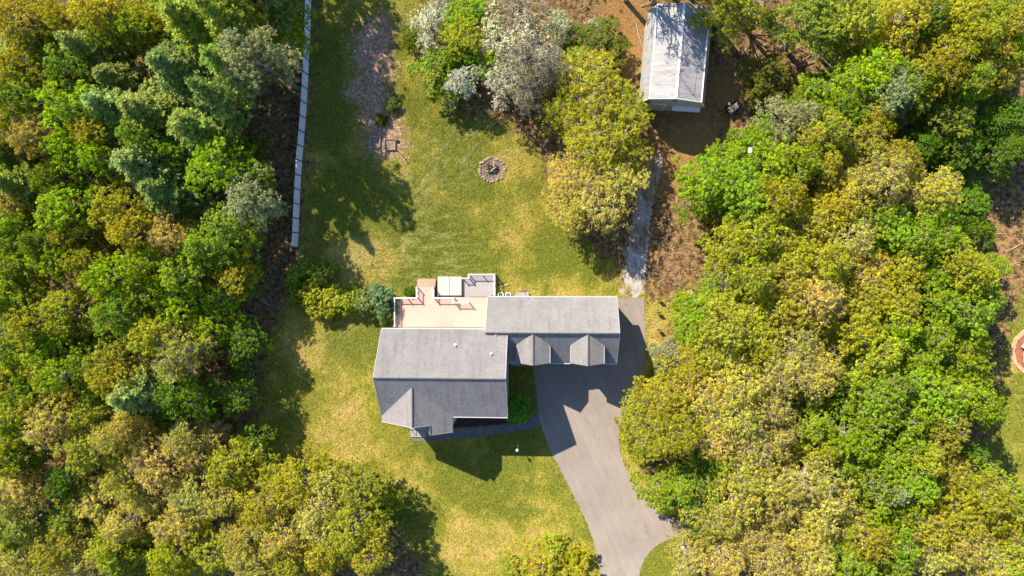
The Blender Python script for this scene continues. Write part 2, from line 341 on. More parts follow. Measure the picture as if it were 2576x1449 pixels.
def sheet(name, poly, z, mat, kind='structure', thick=0.0, step=None):
    pts = smooth_poly(poly, 2) if step is None else poly
    bm = bmesh.new(); vs = [bm.verts.new((x, y, z)) for x, y in pts]; f = bm.faces.new(vs)
    if f.normal.z < 0: f.normal_flip()
    bmesh.ops.triangulate(bm, faces=bm.faces[:])
    if thick:
        r = bmesh.ops.extrude_face_region(bm, geom=bm.faces[:]); 
        for v in [g for g in r['geom'] if isinstance(g, bmesh.types.BMVert)]: v.co.z -= thick
        bmesh.ops.recalc_face_normals(bm, faces=bm.faces)
    bm.normal_update()
    me = bpy.data.meshes.new(name); bm.to_mesh(me); bm.free()
    o = link(name, me, mat); 
    if kind: o['kind'] = kind
    return o

def rough_poly(pts, amp, it, seed=2):
    rnd = random.Random(seed); pts = smooth_poly(pts, 1); q = []
    for i in range(len(pts)):
        a, b = Vector(pts[i]), Vector(pts[(i + 1) % len(pts)]); n = max(1, int((b - a).length / .28)); nn = Vector((-(b - a).y, (b - a).x)).normalized()
        for k in range(n): p = a.lerp(b, k / n) + nn * rnd.uniform(-amp, amp); q.append((p.x, p.y))
    return q
def drive_pts():
    q = smooth_poly(DRIVE, 2); cx, cy = G(1450, 985)[:2]; keep = [p for p in q if p[1] < cy]; i = next(i for i in range(len(q)) if q[i][1] < cy and q[i - 1][1] >= cy)
    low = (q[i:] + q[:i]); low = [p for p in low if p[1] < cy]; rnd = random.Random(6); fine = []
    for a, b in zip(low, low[1:]):
        m = max(1, int(math.dist(a, b) / .3)); fine += [(a[0] + (b[0] - a[0]) * k / m + rnd.uniform(-.07, .07), a[1] + (b[1] - a[1]) * k / m + rnd.uniform(-.07, .07)) for k in range(m)]
    low = fine
    return low + GP([(1346, 960), (1338, 905), (1556, 905), (1556, 750), (1620, 750), (1624, 870), (1616, 940)])
# ground reaching the horizon, gently uneven in the woods
def make_ground():
    xs = np.concatenate([[-900, -400, -200, -110], np.arange(-80, 80.1, 1.0), [110, 200, 400, 900]]); ys = np.concatenate([[-900, -400, -150, -80], np.arange(-52, 52.1, 1.0), [80, 150, 400, 900]])
    X, Y = np.meshgrid(xs, ys); nx, ny = len(xs), len(ys)
    V = np.stack([X.ravel(), Y.ravel(), np.zeros(X.size)], 1)
    i = np.arange(nx - 1); j = np.arange(ny - 1); I, J = np.meshgrid(i, j); a = (J * nx + I).ravel()
    o = link('ground', np_mesh('ground', V, np.stack([a, a + 1, a + nx + 1, a + nx], 1)), M['litter']); o['kind'] = 'structure'
make_ground()
def make_lawn(name, poly, res=.35):
    P = np.array(poly); lo, hi = P.min(0) - 2, P.max(0) + 2
    xs = np.arange(lo[0], hi[0], res); ys = np.arange(lo[1], hi[1], res); X, Y = np.meshgrid(xs, ys); Q = np.stack([X.ravel(), Y.ravel()], 1)
    sd = poly_sd(Q, poly); nx, ny = len(xs), len(ys)
    I, J = np.meshgrid(np.arange(nx - 1), np.arange(ny - 1)); a = (J * nx + I).ravel(); F = np.stack([a, a + 1, a + nx + 1, a + nx], 1)
    F = F[(sd[F] > -2.2).all(1)]; used = np.unique(F); m = np.full(len(Q), -1); m[used] = np.arange(len(used))
    V = np.concatenate([Q[used], np.full((len(used), 1), .004)], 1)
    me = np_mesh(name, V, m[F]); at = me.attributes.new('inset', 'FLOAT', 'POINT'); at.data.foreach_set('value', sd[used].astype(np.float32))
    st = me.attributes.new('straw', 'FLOAT', 'POINT'); st.data.foreach_set('value', poly_sd(V[:, :2], GARDEN).astype(np.float32))
    o = link(name, me, M['lawn']); o['kind'] = 'structure'
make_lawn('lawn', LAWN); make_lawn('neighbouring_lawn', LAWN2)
sheet('driveway', drive_pts(), .03, M['asphalt'], thick=.05, step=1)
sheet('gravel_path', rough_poly(GRAVEL, .22, 1), .012, M['gravel'], step=1)
sheet('front_path', WALK, .035, M['walk'], thick=.05)
sheet('mulch_bed', BED, .02, M['mulch'])

# grass tufts: nobody could count them
def make_grass():
    rng = np.random.default_rng(5); P = np.array(LAWN); lo, hi = P.min(0), P.max(0)
    Q = rng.uniform(lo, hi, (165000, 2)); Q = Q[poly_sd(Q, LAWN) > .3]
    for pl in (drive_pts(), smooth_poly(WALK, 2), BED, HOUSE_BOX): Q = Q[~in_poly(Q, pl)]
    g = in_poly(Q, GARDEN) & (rng.random(len(Q)) < .8); Q = Q[~g]
    Q = Q[np.abs(Q[:, 1]) < 46]
    n = len(Q); th = rng.uniform(0, 2 * np.pi, n); h = rng.uniform(.05, .16, n); w = rng.uniform(.05, .11, n); L = rng.uniform(.10, .26, n)
    c, s = np.cos(th), np.sin(th); z = np.zeros(n) + .004
    V = np.stack([np.stack([Q[:, 0] - s * w / 2, Q[:, 1] + c * w / 2, z], 1), np.stack([Q[:, 0] + s * w / 2, Q[:, 1] - c * w / 2, z], 1),
                  np.stack([Q[:, 0] + c * L, Q[:, 1] + s * L, z + h], 1)], 1).reshape(-1, 3)
    o = link('grass', np_mesh('grass', V, np.arange(3 * n).reshape(-1, 3)), M['grass']); tag(o, 'short yellow green grass growing over the lawn', 'grass', kind='stuff')
make_grass()

# ---------------------------------------------------------------- vegetation prototypes
def leaf_quads(C, Nn, size, asp, rng):
    n = len(C); Nn = Nn / np.linalg.norm(Nn, axis=1, keepdims=True)
    t = rng.normal(size=(n, 3)); t -= (t * Nn).sum(1, keepdims=True) * Nn; t /= np.linalg.norm(t, axis=1, keepdims=True); b = np.cross(Nn, t)
    s = (size * rng.uniform(.7, 1.3, n))[:, None]
    V = np.stack([C - t * s, C - b * s * asp, C + t * s, C + b * s * asp], 1).reshape(-1, 3)
    return V, np.arange(4 * n).reshape(-1, 4)
def clump_points(rng, cen, rad, k):
    """k leaf centres with outward-leaning normals on each clump"""
    n = len(cen); d = rng.normal(size=(n, k, 3)); d /= np.linalg.norm(d, axis=2, keepdims=True); d[:, :, 2] = np.where(d[:, :, 2] < -.25, -d[:, :, 2], d[:, :, 2])
    r = rad[:, None, None] * rng.uniform(.45, 1.0, (n, k, 1))
    P = cen[:, None, :] + d * r * np.array([1, 1, .8]); N = d * .9 + rng.normal(size=d.shape) * .38 + np.array([0, 0, .35])
    return P.reshape(-1, 3), N.reshape(-1, 3)
def make_broadleaf(seed, R, Ht, lobes, cl, k, leaf, sparse=1.0, twigs=3, base=.38, crad=.30):
    rng = np.random.default_rng(seed); rnd = random.Random(seed)
    # irregular outline
    ph = rng.uniform(0, 6.28, 3)
    def rad(a): return R * (1 + .17 * math.sin(2 * a + ph[0]) + .16 * math.sin(3 * a + ph[1]) + .10 * math.sin(5 * a + ph[2]))
    L = []
    for i in range(lobes):
        f = math.sqrt((i + .35) / lobes); a = i * 2.39996 + rnd.uniform(-.35, .35); rr = rad(a) * f * .86
        top = Ht * (base + (1 - base) * math.sqrt(max(0, 1 - (f * .93) ** 2)))
        z = top - R * .24 - rnd.uniform(0, .16) * Ht * (1 - base) * (1 + f)
        L.append((rr * math.cos(a), rr * math.sin(a), z, R * rnd.uniform(.24, .36)))
    for i in range(lobes // 3):                      # lower skirt
        a = rnd.uniform(0, 6.28); rr = rad(a) * rnd.uniform(.45, .8); L.append((rr * math.cos(a), rr * math.sin(a), Ht * rnd.uniform(base * .8, base + .18), R * rnd.uniform(.2, .28)))
    cs = []; rs = []
    for x, y, z, r in L:
        m = max(4, int(cl * sparse * rnd.uniform(.7, 1.25))); d = rng.normal(size=(m, 3)); d /= np.linalg.norm(d, axis=1, keepdims=True); d[:, 2] = np.abs(d[:, 2]) * 1.0 - .28
        cs.append(np.array([x, y, z]) + d * r * np.array([1.12, 1.12, .8]) * rng.uniform(.6, 1.05, (m, 1))); rs.append(rng.uniform(.65, 1.2, m) * crad)
    cs = np.concatenate(cs); rs = np.concatenate(rs)
    P, N = clump_points(rng, cs, rs, k); V, F = leaf_quads(P, N, leaf, .62, rng)
    crown = np_mesh('crown', V, F)
    mb = MB(); tr = R * .075; lean = Vector((rnd.uniform(-.3, .3), rnd.uniform(-.3, .3), 0))
    tp = [Vector((0, 0, -.1)), lean * .4 + Vector((0, 0, Ht * .3)), lean * .8 + Vector((0, 0, Ht * .55)), lean + Vector((0, 0, Ht * .78))]
    mb.tube(tp, [tr * 1.25, tr, tr * .7, tr * .3], 7)
    for i, (x, y, z, r) in enumerate(L):
        t = rnd.uniform(.25, .85); q = tp[1].lerp(tp[3], t) if z > Ht * .5 else tp[0].lerp(tp[1], .9)
        e = Vector((x, y, z)); mid = q.lerp(e, .5) + Vector((rnd.uniform(-.2, .2), rnd.uniform(-.2, .2), rnd.uniform(-.1, .35)))
        mb.tube([q, mid, e], [tr * .38, tr * .24, tr * .12], 5, False)
        for _ in range(twigs):
            d = Vector((rnd.gauss(0, 1), rnd.gauss(0, 1), abs(rnd.gauss(.4, .6)))).normalized()
            mb.tube([e, e + d * r * .6 + Vector((0, 0, .05)), e + d * r * 1.15], [tr * .11, tr * .07, .012], 3, False)
    return crown, mb.mesh('trunk')
def make_pine(seed, R, Ht):
    rng = np.random.default_rng(seed); rnd = random.Random(seed); mb = MB(); tr = .2
    mb.tube([(0, 0, -.1), (0.05, 0, Ht * .5), (0, .05, Ht * .97)], [tr, tr * .7, .03], 7)
    cs = []; z = Ht * .40; k = 0
    while z < Ht * .96:
        t = (z - Ht * .40) / (Ht * .58); L = R * (1 - t) ** .85 * rnd.uniform(.75, 1.15) + .25; nb = rnd.choice((4, 5, 5))
        for i in range(nb):
            a = 6.283 * i / nb + k * 1.1 + rnd.uniform(-.3, .3); l = L * rnd.uniform(.6, 1.12); up = rnd.uniform(.05, .28)
            e = Vector((math.cos(a) * l, math.sin(a) * l, z + l * up)); o = Vector((0, 0, z)); mid = o.lerp(e, .5) - Vector((0, 0, l * .06))
            mb.tube([o, mid, e], [.07, .045, .015], 4, False)
            m = max(3, int(l / .21))
            for j in range(m):
                s = .22 + .78 * (j + .5) / m; p = o.lerp(e, s); wd = .34 * l * (1 - abs(s - .62)) ; side = Vector((-math.sin(a), math.cos(a), 0))
                for q in range(3):
                    cs.append(tuple(p + side * rnd.uniform(-wd, wd) + Vector((0, 0, rnd.uniform(-.05, .18)))))
        z += rnd.uniform(.75, 1.15) * (1 - .4 * t); k += 1
    cs += [(rnd.uniform(-.25, .25), rnd.uniform(-.25, .25), Ht * rnd.uniform(.93, 1.0)) for _ in range(10)]
    cs = np.array(cs); n = len(cs); kk = 9
    d = rng.normal(size=(n, kk, 3)); d[:, :, 2] = np.abs(d[:, :, 2]) * .8 + .15; d /= np.linalg.norm(d, axis=2, keepdims=True)
    P = (cs[:, None, :] + d * rng.uniform(.06, .26, (n, kk, 1))).reshape(-1, 3); N = (np.cross(d, rng.normal(size=d.shape)) + np.array([0, 0, .5])).reshape(-1, 3)
    V, F = leaf_quads(P, N, .16, .40, rng)
    return np_mesh('crown', V, F), mb.mesh('trunk')

PROTO = {}
def protos():
    PROTO['oak'] = [make_broadleaf(10 + i, 3.6, 14, 26, 24, 11, .125, 1.0, 4, .42, .30) for i in range(5)]
    PROTO['tan'] = [make_broadleaf(30 + i, 3.6, 14, 26, 23, 10, .112, .95, 6, .42, .30) for i in range(4)]
    PROTO['maple'] = [make_broadleaf(50 + i, 3.2, 12, 24, 24, 12, .115, 1.0, 3, .38, .27) for i in range(5)]
    PROTO['small'] = [make_broadleaf(70 + i, 2.0, 6, 13, 20, 9, .115, 1.0, 3, .30, .24) for i in range(3)]
    PROTO['blossom'] = [make_broadleaf(90 + i, 2.6, 6.5, 16, 27, 9, .080, 1.0, 8, .35, .22) for i in range(3)]
    PROTO['shrub'] = [make_broadleaf(110 + i, 1.5, 2.4, 11, 20, 10, .105, 1.0, 2, .15, .22) for i in range(3)]
    PROTO['bare'] = [make_broadleaf(130 + i, 3.4, 14, 20, 7, 7, .11, .8, 12, .42, .28) for i in range(2)]
    PROTO['ball'] = [make_broadleaf(140, 1.35, 3.0, 16, 34, 11, .085, 1.0, 2, .30, .17)]
    PROTO['pine'] = [make_pine(150 + i, 3.3, 17) for i in range(4)]
    for k, l in PROTO.items():
        for c, t in l:
            c.materials.append(M['needle'] if k == 'pine' else M['petal'] if k == 'blossom' else M['leaf']); t.materials.append(M['bark'])
protos()
DIM = dict(ball=(1.35, 3.0), oak=(3.6, 14), tan=(3.6, 14), maple=(3.2, 12), small=(2.0, 6), blossom=(2.6, 6.5), shrub=(1.5, 2.4), bare=(3.4, 14), pine=(3.3, 17))
#        proto, colour, object name, category, words
KIND = {
 'O': ('oak', (.42, .425, .034), 'oak_tree', 'tree', 'olive yellow oak'),
 'Y': ('tan', (.52, .47, .080), 'oak_tree', 'tree', 'golden tan oak'),
 'L': ('maple', (.29, .41, .022), 'maple_tree', 'tree', 'lime green maple'),
 'G': ('maple', (.235, .33, .028), 'maple_tree', 'tree', 'mid green maple'),
 'D': ('maple', (.14, .25, .02), 'maple_tree', 'tree', 'dark green maple'),
 'P': ('pine', (.31, .40, .085), 'pine_tree', 'tree', 'blue green pine'),
 'T': ('oak', (.34, .38, .15), 'ash_tree', 'tree', 'pale grey green tree'),
 'W': ('blossom', (.50, .49, .36), 'blossom_tree', 'tree', 'white blossoming tree'),
 'B': ('bare', (.23, .19, .05), 'budding_tree', 'tree', 'thin budding tree'),
 'S': ('small', (.17, .20, .025), 'young_tree', 'tree', 'small young tree'),
 'H': ('shrub', (.27, .32, .04), 'shrub', 'shrub', 'leafy shrub'),
}
TREES = []     # (kind, u, v, r, h, label or None)
def T5(s): T_(s, lambda u, v: (u * .4979, v * .4979), .5)
def T6(s): T_(s, lambda u, v: (u * .5024, 721.1 + v * .5024), .5)
def T7(s): T_(s, lambda u, v: (1677 + u * .4976, v * .4976), .5)
def T8(s): T_(s, lambda u, v: (1509.4 + u * .5024, 721.1 + v * .5024), .5)
def T0(s): T_(s, lambda u, v: (u, v), 1.0)
def T_(s, f, k):
    for w in s.split():
        q = w.split(','); u, v = f(float(q[1]), float(q[2])); TREES.append([q[0], u, v, float(q[3]) * k, float(q[4]) if len(q) > 4 else None, None])
# wood west of the fence, upper half
T5('Y,60,100,115 O,60,330,130 G,200,230,115 O,300,90,95 Y,450,40,95 G,530,170,115 O,700,110,125 G,330,330,105 P,430,240,100 G,90,480,110 P,890,350,130,16 P,960,110,135,17 P,1090,20,100,20 T,1230,250,120,20 P,1150,110,105,21 P,1150,330,100,18 P,1090,480,90,19 T,1290,330,85,10 L,1420,190,105,8 G,1330,50,90,10 L,1445,60,75,8 P,600,400,110 L,320,540,140 Y,150,680,105 P,560,540,120 P,740,560,125,15 P,990,640,125,15 P,50,760,100 P,100,920,120 L,320,740,110 L,480,790,85 P,720,830,130,15 P,830,960,115,14 L,1060,820,125,14 G,1190,900,105,13 S,1290,740,65,5 T,1230,990,110,14 G,1130,1150,110,12 L,300,1060,130 O,560,1060,105 O,640,1160,100 L,60,1150,95 L,60,1350,110 L,230,1310,105 O,410,1330,85 Y,830,1200,95,13 L,1000,1250,100,12 L,700,1340,115 L,520,1410,100 L,870,1390,105 O,1170,1380,105,9 G,230,900,90 O,330,1180,90 G,680,700,100,15 G,850,760,90,13 O,450,660,100 G,180,1230,80 D,930,1060,80,8 D,1100,500,80,7')
# west wood, lower half
T6('O,130,200,105 O,300,130,115 G,560,150,115 L,700,50,110 L,860,100,105,12 L,1060,60,85,9 L,1020,210,105,10 O,740,240,110 Y,870,340,115,14 O,520,400,110 G,400,380,95 L,200,330,125 L,50,420,110 G,130,530,95 L,270,460,85 L,480,540,85 P,680,530,120,15 D,850,570,100,12 D,980,570,105,11 G,1170,560,80,8 Y,230,690,120 G,60,690,95 O,450,640,95 D,790,660,85,9 D,60,860,105 O,420,820,115 Y,560,750,100 Y,650,690,85,13 Y,760,890,125,14 Y,600,950,105 Y,900,770,100,12 Y,970,840,95,11 O,1120,900,105,11 Y,130,1010,120 D,310,980,85 Y,480,1070,115 Y,700,1060,110 G,320,1150,120 Y,110,1190,110 Y,950,1050,120,12 Y,1080,1080,95,12 O,1200,960,85,9 O,1370,960,85,8 O,1300,1120,130,12 O,1480,1010,120,10 Y,1580,1150,125,11 Y,1400,1250,130,12 Y,600,1200,90 O,540,1330,110 Y,330,1330,110 Y,100,1350,120 D,650,1300,90,9 Y,870,1200,110 O,850,1370,120 O,1050,1350,110 Y,1200,1280,100 Y,1250,1400,110 O,1430,1400,100 O,1610,1340,110,11 O,1630,950,75,6 D,1180,400,60,5')
T0('O,900,1235,60,9 L,965,1278,36,6 O,865,1350,66,12 O,925,1405,44,12')
# orchard and thicket north of the lawn
T0('W,1085,62,62,6.5 W,1120,-5,55,6 B,1310,10,70,9 W,1300,92,90,9 W,1160,202,46,6.5 W,1283,205,62,8.5 W,1355,150,58,9.5 B,1325,215,44,12 B,1385,165,40,12 W,1235,110,60,6 L,1180,30,60,7 L,1235,140,55,6 G,1085,170,52,5.5 G,1125,215,42,4.5 O,1180,80,60,7 G,1150,130,50,6 S,1040,90,30,3 S,1495,105,60,4 S,1540,125,42,3.5 O,1450,170,48,8 H,985,262,20,1.2 H,958,300,16,1.0 W,1400,60,42,6')
T0('O,1485,220,82,9 O,1440,285,62,8 O,1550,285,78,7.5 O,1500,345,86,9 O,1562,372,58,6.6 Y,1490,490,84,8.5 Y,1545,455,58,8 Y,1430,455,56,8 Y,1440,540,40,8 B,1330,130,60,12')
# wood east of the house and barn, upper half
T7('O,330,30,115,12 G,760,80,130 S,520,370,105,7 O,950,50,130 O,1100,200,115,9 O,900,190,95,9 O,1210,80,130 G,1360,60,100 O,1500,60,115 L,1700,60,110 O,1500,200,130 O,1650,280,130 O,1750,120,90 O,1400,330,115 L,1560,400,95 G,1250,400,130 L,1050,360,120,13 T,1150,460,110 L,940,430,120,11 G,800,470,90,8 G,700,520,85,7 G,900,560,100 T,640,600,110,12 O,1060,610,95 O,850,660,100 O,720,690,95 L,480,710,100,10 L,350,780,85,9 L,560,800,110,12 L,700,820,95 L,230,900,115,11 L,350,910,105,12 G,190,1010,100,9 L,430,990,120,12 O,600,1000,105 O,800,830,95 O,1000,720,110 Y,1100,880,120 O,1200,800,80 D,1300,740,95,9 G,1450,600,120,10 D,1500,720,120,8 D,1650,620,95,9 D,1710,760,100,8 D,1420,850,90,6 Y,1370,960,115 Y,1200,960,110 Y,950,950,110 O,850,1060,105 L,1330,1090,125 G,1050,1110,105 L,1150,1150,100 D,1540,1020,100,6 D,1580,1180,95,6 L,1400,1210,115 L,1270,1210,100 Y,950,1210,110 O,740,1130,120 O,500,1180,125 O,370,1260,115,12 O,620,1290,120 O,800,1330,110 Y,1000,1340,120 O,1200,1370,110 L,1350,1380,105 O,1560,1390,100 L,1660,1350,75,7 O,1490,1320,95 T,300,1410,90,9 O,460,1400,100 O,650,1420,100 D,1740,560,90,8 D,1790,720,80,7 L,1790,260,90 S,240,120,50,4 O,1620,180,90')
# east wood, lower half
T8('L,500,190,95,11 L,560,90,105,11 O,640,200,115 O,750,170,120 O,920,130,125 Y,1100,70,120 O,1300,60,120 O,1500,80,110 L,1700,60,105 L,1850,130,120 G,1950,50,85,9 L,1700,250,130 L,1850,330,115 L,1500,200,120 O,1300,200,115 O,1120,190,105 O,600,330,120 O,800,330,120 Y,1000,330,120 G,1200,320,95,9 O,1400,340,115 L,1600,380,110 T,350,360,75,6 O,480,400,100,11 Y,700,500,130 Y,890,450,120 Y,1100,440,110 G,1250,450,95,9 G,1450,500,115 L,1600,500,110 L,1700,570,125 L,1850,540,115 L,1950,610,80 Y,550,560,110,12 O,350,580,115,11 O,210,620,85,8 Y,700,650,120 Y,850,620,110 G,1080,570,105,10 D,1190,620,115,8 L,1400,620,130 L,1560,680,120 O,1720,730,110 O,250,760,110,9 O,400,750,105 Y,590,780,110 Y,780,790,110 Y,910,750,95 L,1070,700,100 O,1100,820,110 L,1280,760,120 L,1250,890,115 L,1440,880,120 L,1560,810,100 O,1640,870,90 D,1860,860,80,7 L,610,890,100 L,310,1040,100,8 L,420,1010,85,9 G,550,980,100,10 Y,720,960,110 Y,850,980,110 Y,1050,980,130 Y,1150,1090,120 Y,900,1100,120 Y,700,1080,110 D,490,1120,95,9 Y,600,1180,110 Y,750,1250,110 D,560,1280,85,7 Y,450,1370,95,9 Y,620,1380,110 Y,860,1300,120 Y,1040,1250,120 Y,1200,1180,110 L,1440,1150,125 L,1550,1110,100 O,1350,1280,110 L,1500,1300,110 Y,1080,1390,110 Y,880,1410,105 L,1290,1400,110 L,1480,1410,100 Y,1700,1350,110 O,1650,1210,110 O,1800,1180,120 O,1950,1080,110 L,2080,1060,85 O,2000,1230,125 Y,1850,1300,110 O,2050,1350,105 Y,1950,1410,100 O,1740,960,110 O,1830,1040,100 G,1400,1010,115 L,1600,990,100 T,1470,1040,60,14 O,150,700,55,5 O,190,820,60,6')
T0('O,1365,1432,60,5 O,1290,1448,40,4 O,1445,1440,50,4 O,1385,1385,34,4')
# closing the left and bottom edges
T0('O,25,30,60 G,20,240,62 O,15,330,55 Y,15,500,60 G,20,600,60 L,15,760,60 G,15,860,60 O,15,960,60 L,20,1050,55 O,15,1130,60 Y,20,1250,60 G,15,1330,55 O,15,1400,60 Y,200,1420,55 O,130,1400,55 G,300,1430,50 O,80,1030,60 L,120,870,60 O,280,960,55 O,250,30,60 L,330,60,55 D,620,1120,45,7 D,600,860,50,8 D,590,700,45,8 G,560,640,50,10 D,600,390,45,8')
# just beyond the frame, for their shadows
T0('O,600,-170,75,18 O,520,-260,75,18 P,440,-330,70,17 O,650,-300,70,16')
T0('P,-70,150,65 L,-60,420,70 O,-70,700,70 O,-70,1000,70 B,1660,-190,62,19 B,1610,-140,60,18 B,1740,-180,60,19 B,1690,-120,50,17 B,1790,-110,50,14 O,560,-70,65,18 P,660,-60,60,16 P,400,-60,60 B,1900,-70,70,13')
# shrub belt west of the deck
T0('H,800,690,34,3 H,765,672,24,2.5 H,745,745,26,2.5 H,780,745,40,3.2 H,830,755,38,3.2 H,800,778,34,2.8 H,870,760,34,3 H,735,700,26,2.5 H,1032,737,17,1.6 H,1668,955,30,2.4')
SPECIAL = {}
def near(kind, u, v, label, color=None, proto=None, name=None, cat=None):
    t = min((t for t in TREES if t[0] == kind), key=lambda t: (t[1] - u) ** 2 + (t[2] - v) ** 2); SPECIAL[id(t)] = (label, color, proto, name, cat)

def default_h(u, v, k, rnd):
    if k == 'P': return rnd.uniform(13.0, 15.0)
    if k in 'H': return 2.2
    base = 14.5 if u < 800 else 13.0
    if u < 800 and v > 1150: base = 12.5
    return base + rnd.uniform(-2.0, 2.0)

SP_ORD = ['first', 'second', 'third', 'fourth', 'fifth', 'sixth', 'seventh', 'eighth', 'ninth', 'tenth', 'eleventh', 'twelfth', 'thirteenth', 'fourteenth', 'fifteenth']
def zone(u, v):
    if u < 790:
        for lim, t in ((150, 'top of the left wood'), (300, 'left wood beside the upper fence'), (450, 'left wood level with the raised beds'), (600, 'left wood beside the lower fence'), (740, 'left wood level with the deck stairs'), (870, 'left wood level with the deck'), (1000, 'left wood level with the house ridge'), (1130, 'left wood level with the front door'), (1280, 'left wood below the house')):
            if v < lim: return t
        return 'bottom of the left wood'
    if u < 1400 and v < 320: return 'blossom grove above the fire pit'
    if u < 1650 and v < 620: return 'clump between fire pit and barn'
    if u < 1110 and v > 1150: return 'bottom edge of the front lawn'
    if u < 1530 and v > 1150: return 'front lawn left of the driveway'
    a = 'inner right wood level with the ' if u < 2110 else 'outer right wood level with the '
    for lim, t in ((130, 'barn roof'), (270, 'barn gable'), (400, 'raised beds'), (540, 'fire pit'), (680, 'gravel path'), (800, 'deck'), (930, 'garage'), (1050, 'house ridge'), (1180, 'front walk'), (1310, 'driveway fork')):
        if v < lim: return a + t
    return a.replace(' level with the ', '') + ' at the bottom edge'

def plant_all():
    rnd = random.Random(77); groups = {}
    for t in TREES: groups.setdefault((KIND[t[0]][4], zone(t[1], t[2])), []).append(t)
    for (w, z), l in groups.items():
        l.sort(key=lambda t: t[1])
        for i, t in enumerate(l): t[5] = '%s, %s' % (w, z) if len(l) == 1 else '%s %s from the left, %s' % (SP_ORD[i], w, z)
    for idx, t in enumerate(TREES):
        k, u, v, r, h, lab = t; pk, col, name, cat, words = KIND[k]; grp = {'tree': 'trees of the woods and grove', 'shrub': 'shrubs around the garden'}[cat]
        sp = SPECIAL.get(id(t))
        if sp:
            lab = sp[0]; col = sp[1] or col; pk = sp[2] or pk; name = sp[3] or name; cat = sp[4] or cat
        if h is None: h = default_h(u, v, k, rnd)
        if pk == 'maple' and h < 6.5 or pk == 'oak' and h < 6.5: pk = 'small'
        if pk == 'oak' and 1380 < u < 1660 and v < 600: pk = 'tan'
        R0, H0 = DIM[pk]; zc = h * (.80 if pk != 'pine' else .68); px = 1717.0 / (CAM_H - zc)
        R = r / px * (1.1 if pk == 'shrub' else 1.6 if pk == 'pine' else 1.12 if pk == 'blossom' else 1.34 if h > 10 else 1.22); x, y, _ = G(u, v, zc)
        e = empty(name, (x, y, 0), lab, cat, grp, rnd.uniform(0, 6.28)); e.scale = (R / R0, R / R0, h / H0)
        cm, tm = PROTO[pk][idx % len(PROTO[pk])]
        c = link('crown', cm, None, e); j = rnd.uniform(.86, 1.16); hj = rnd.uniform(-.08, .08)
        c.color = (min(1, col[0] * j * (1 + hj)), min(1, col[1] * j * (1 - hj * .4)), col[2] * j * rnd.uniform(.7, 1.4), 1)
        tr = link('trunk', tm, None, e); b = rnd.uniform(.8, 1.25)
        tr.color = (.30 * b, .25 * b, .20 * b, 1) if pk != 'pine' else (.16 * b, .12 * b, .09 * b, 1)
        if pk in ('tan', 'blossom', 'bare'): tr.color = (.40 * b, .35 * b, .27 * b, 1)
near('H', 1032, 737, 'small round green shrub tucked beside the deck landing stairs', (.12, .20, .02))
near('H', 1668, 955, 'grey green shrub at the tip of the garage shadow', (.20, .25, .10))
for kk, (u, v, lab) in enumerate([(800, 690, 'bright green shrub standing apart below the fence end'), (765, 672, 'small shrub right against the lower end of the fence'), (735, 700, 'dark shrub at the left end of the shrub belt'), (745, 745, 'left shrub of the low row leading to the deck'), (780, 745, 'yellow green shrub second in the row leading to the deck'), (830, 755, 'yellow green shrub in the middle of the row leading to the deck'), (800, 778, 'lower shrub under the middle of the row toward the deck'), (870, 760, 'rightmost yellow green shrub of the row before the pale bushes')]):
    near('H', u, v, lab, (.42, .47, .04) if kk > 3 else (.28, .42, .04))
near('H', 985, 262, 'low green shrub among the straw above the raised beds', (.13, .18, .03)); near('H', 958, 300, 'smallest shrub on the straw left of its larger neighbour', (.16, .2, .03))
# pale flowering bushes next to the deck and the clipped ball tree by the front walk
T0('H,915,765,36,3.4 H,955,755,38,3.6 H,962,790,26,2.8 S,1302,1036,30,3.6')
near('H', 915, 765, 'left pale flowering bush beside the deck', (.27, .37, .13)); near('H', 955, 755, 'pale flowering bush touching the deck railing', (.27, .37, .13)); near('H', 962, 790, 'lowest pale flowering bush in front of the deck corner', (.25, .36, .12))
near('S', 1302, 1036, 'round bright green tree between house and driveway', (.16, .36, .03), 'ball')
near('O', 905, 1235, 'yellow green oak at the top of the bottom left clump', None)
plant_all()

# ferns, saplings and fallen twigs on the forest floor: uncountable
def make_undergrowth():
    rng = np.random.default_rng(9); Q = rng.uniform((-76, -46), (76, 44), (9000, 2))
    sd = poly_sd(Q, LAWN); f = np.sin(Q[:, 0] * .35 + 1) + np.sin(Q[:, 1] * .41) + np.sin((Q[:, 0] + Q[:, 1]) * .23)
    barn = np.hypot(Q[:, 0] - 16, Q[:, 1] - 22) < 11.5
    path = poly_sd(Q, GRAVEL) > -2.0
    keep = (sd < -1.5) & (f > -.2) & ~barn & ~path & (poly_sd(Q, LAWN2) < -.5); Q = Q[keep][:2600]
    C = np.concatenate([Q, rng.uniform(.1, .35, (len(Q), 1))], 1); P, N = clump_points(rng, C, rng.uniform(.2, .55, len(Q)), 12); P[:, 2] = np.abs(P[:, 2]) * .8 + .03
    V, F = leaf_quads(P, N, .11, .5, rng); o = link('undergrowth', np_mesh('undergrowth', V, F), M['fern']); tag(o, 'low green ferns and seedlings on the forest floor', 'undergrowth', kind='stuff')
make_undergrowth()
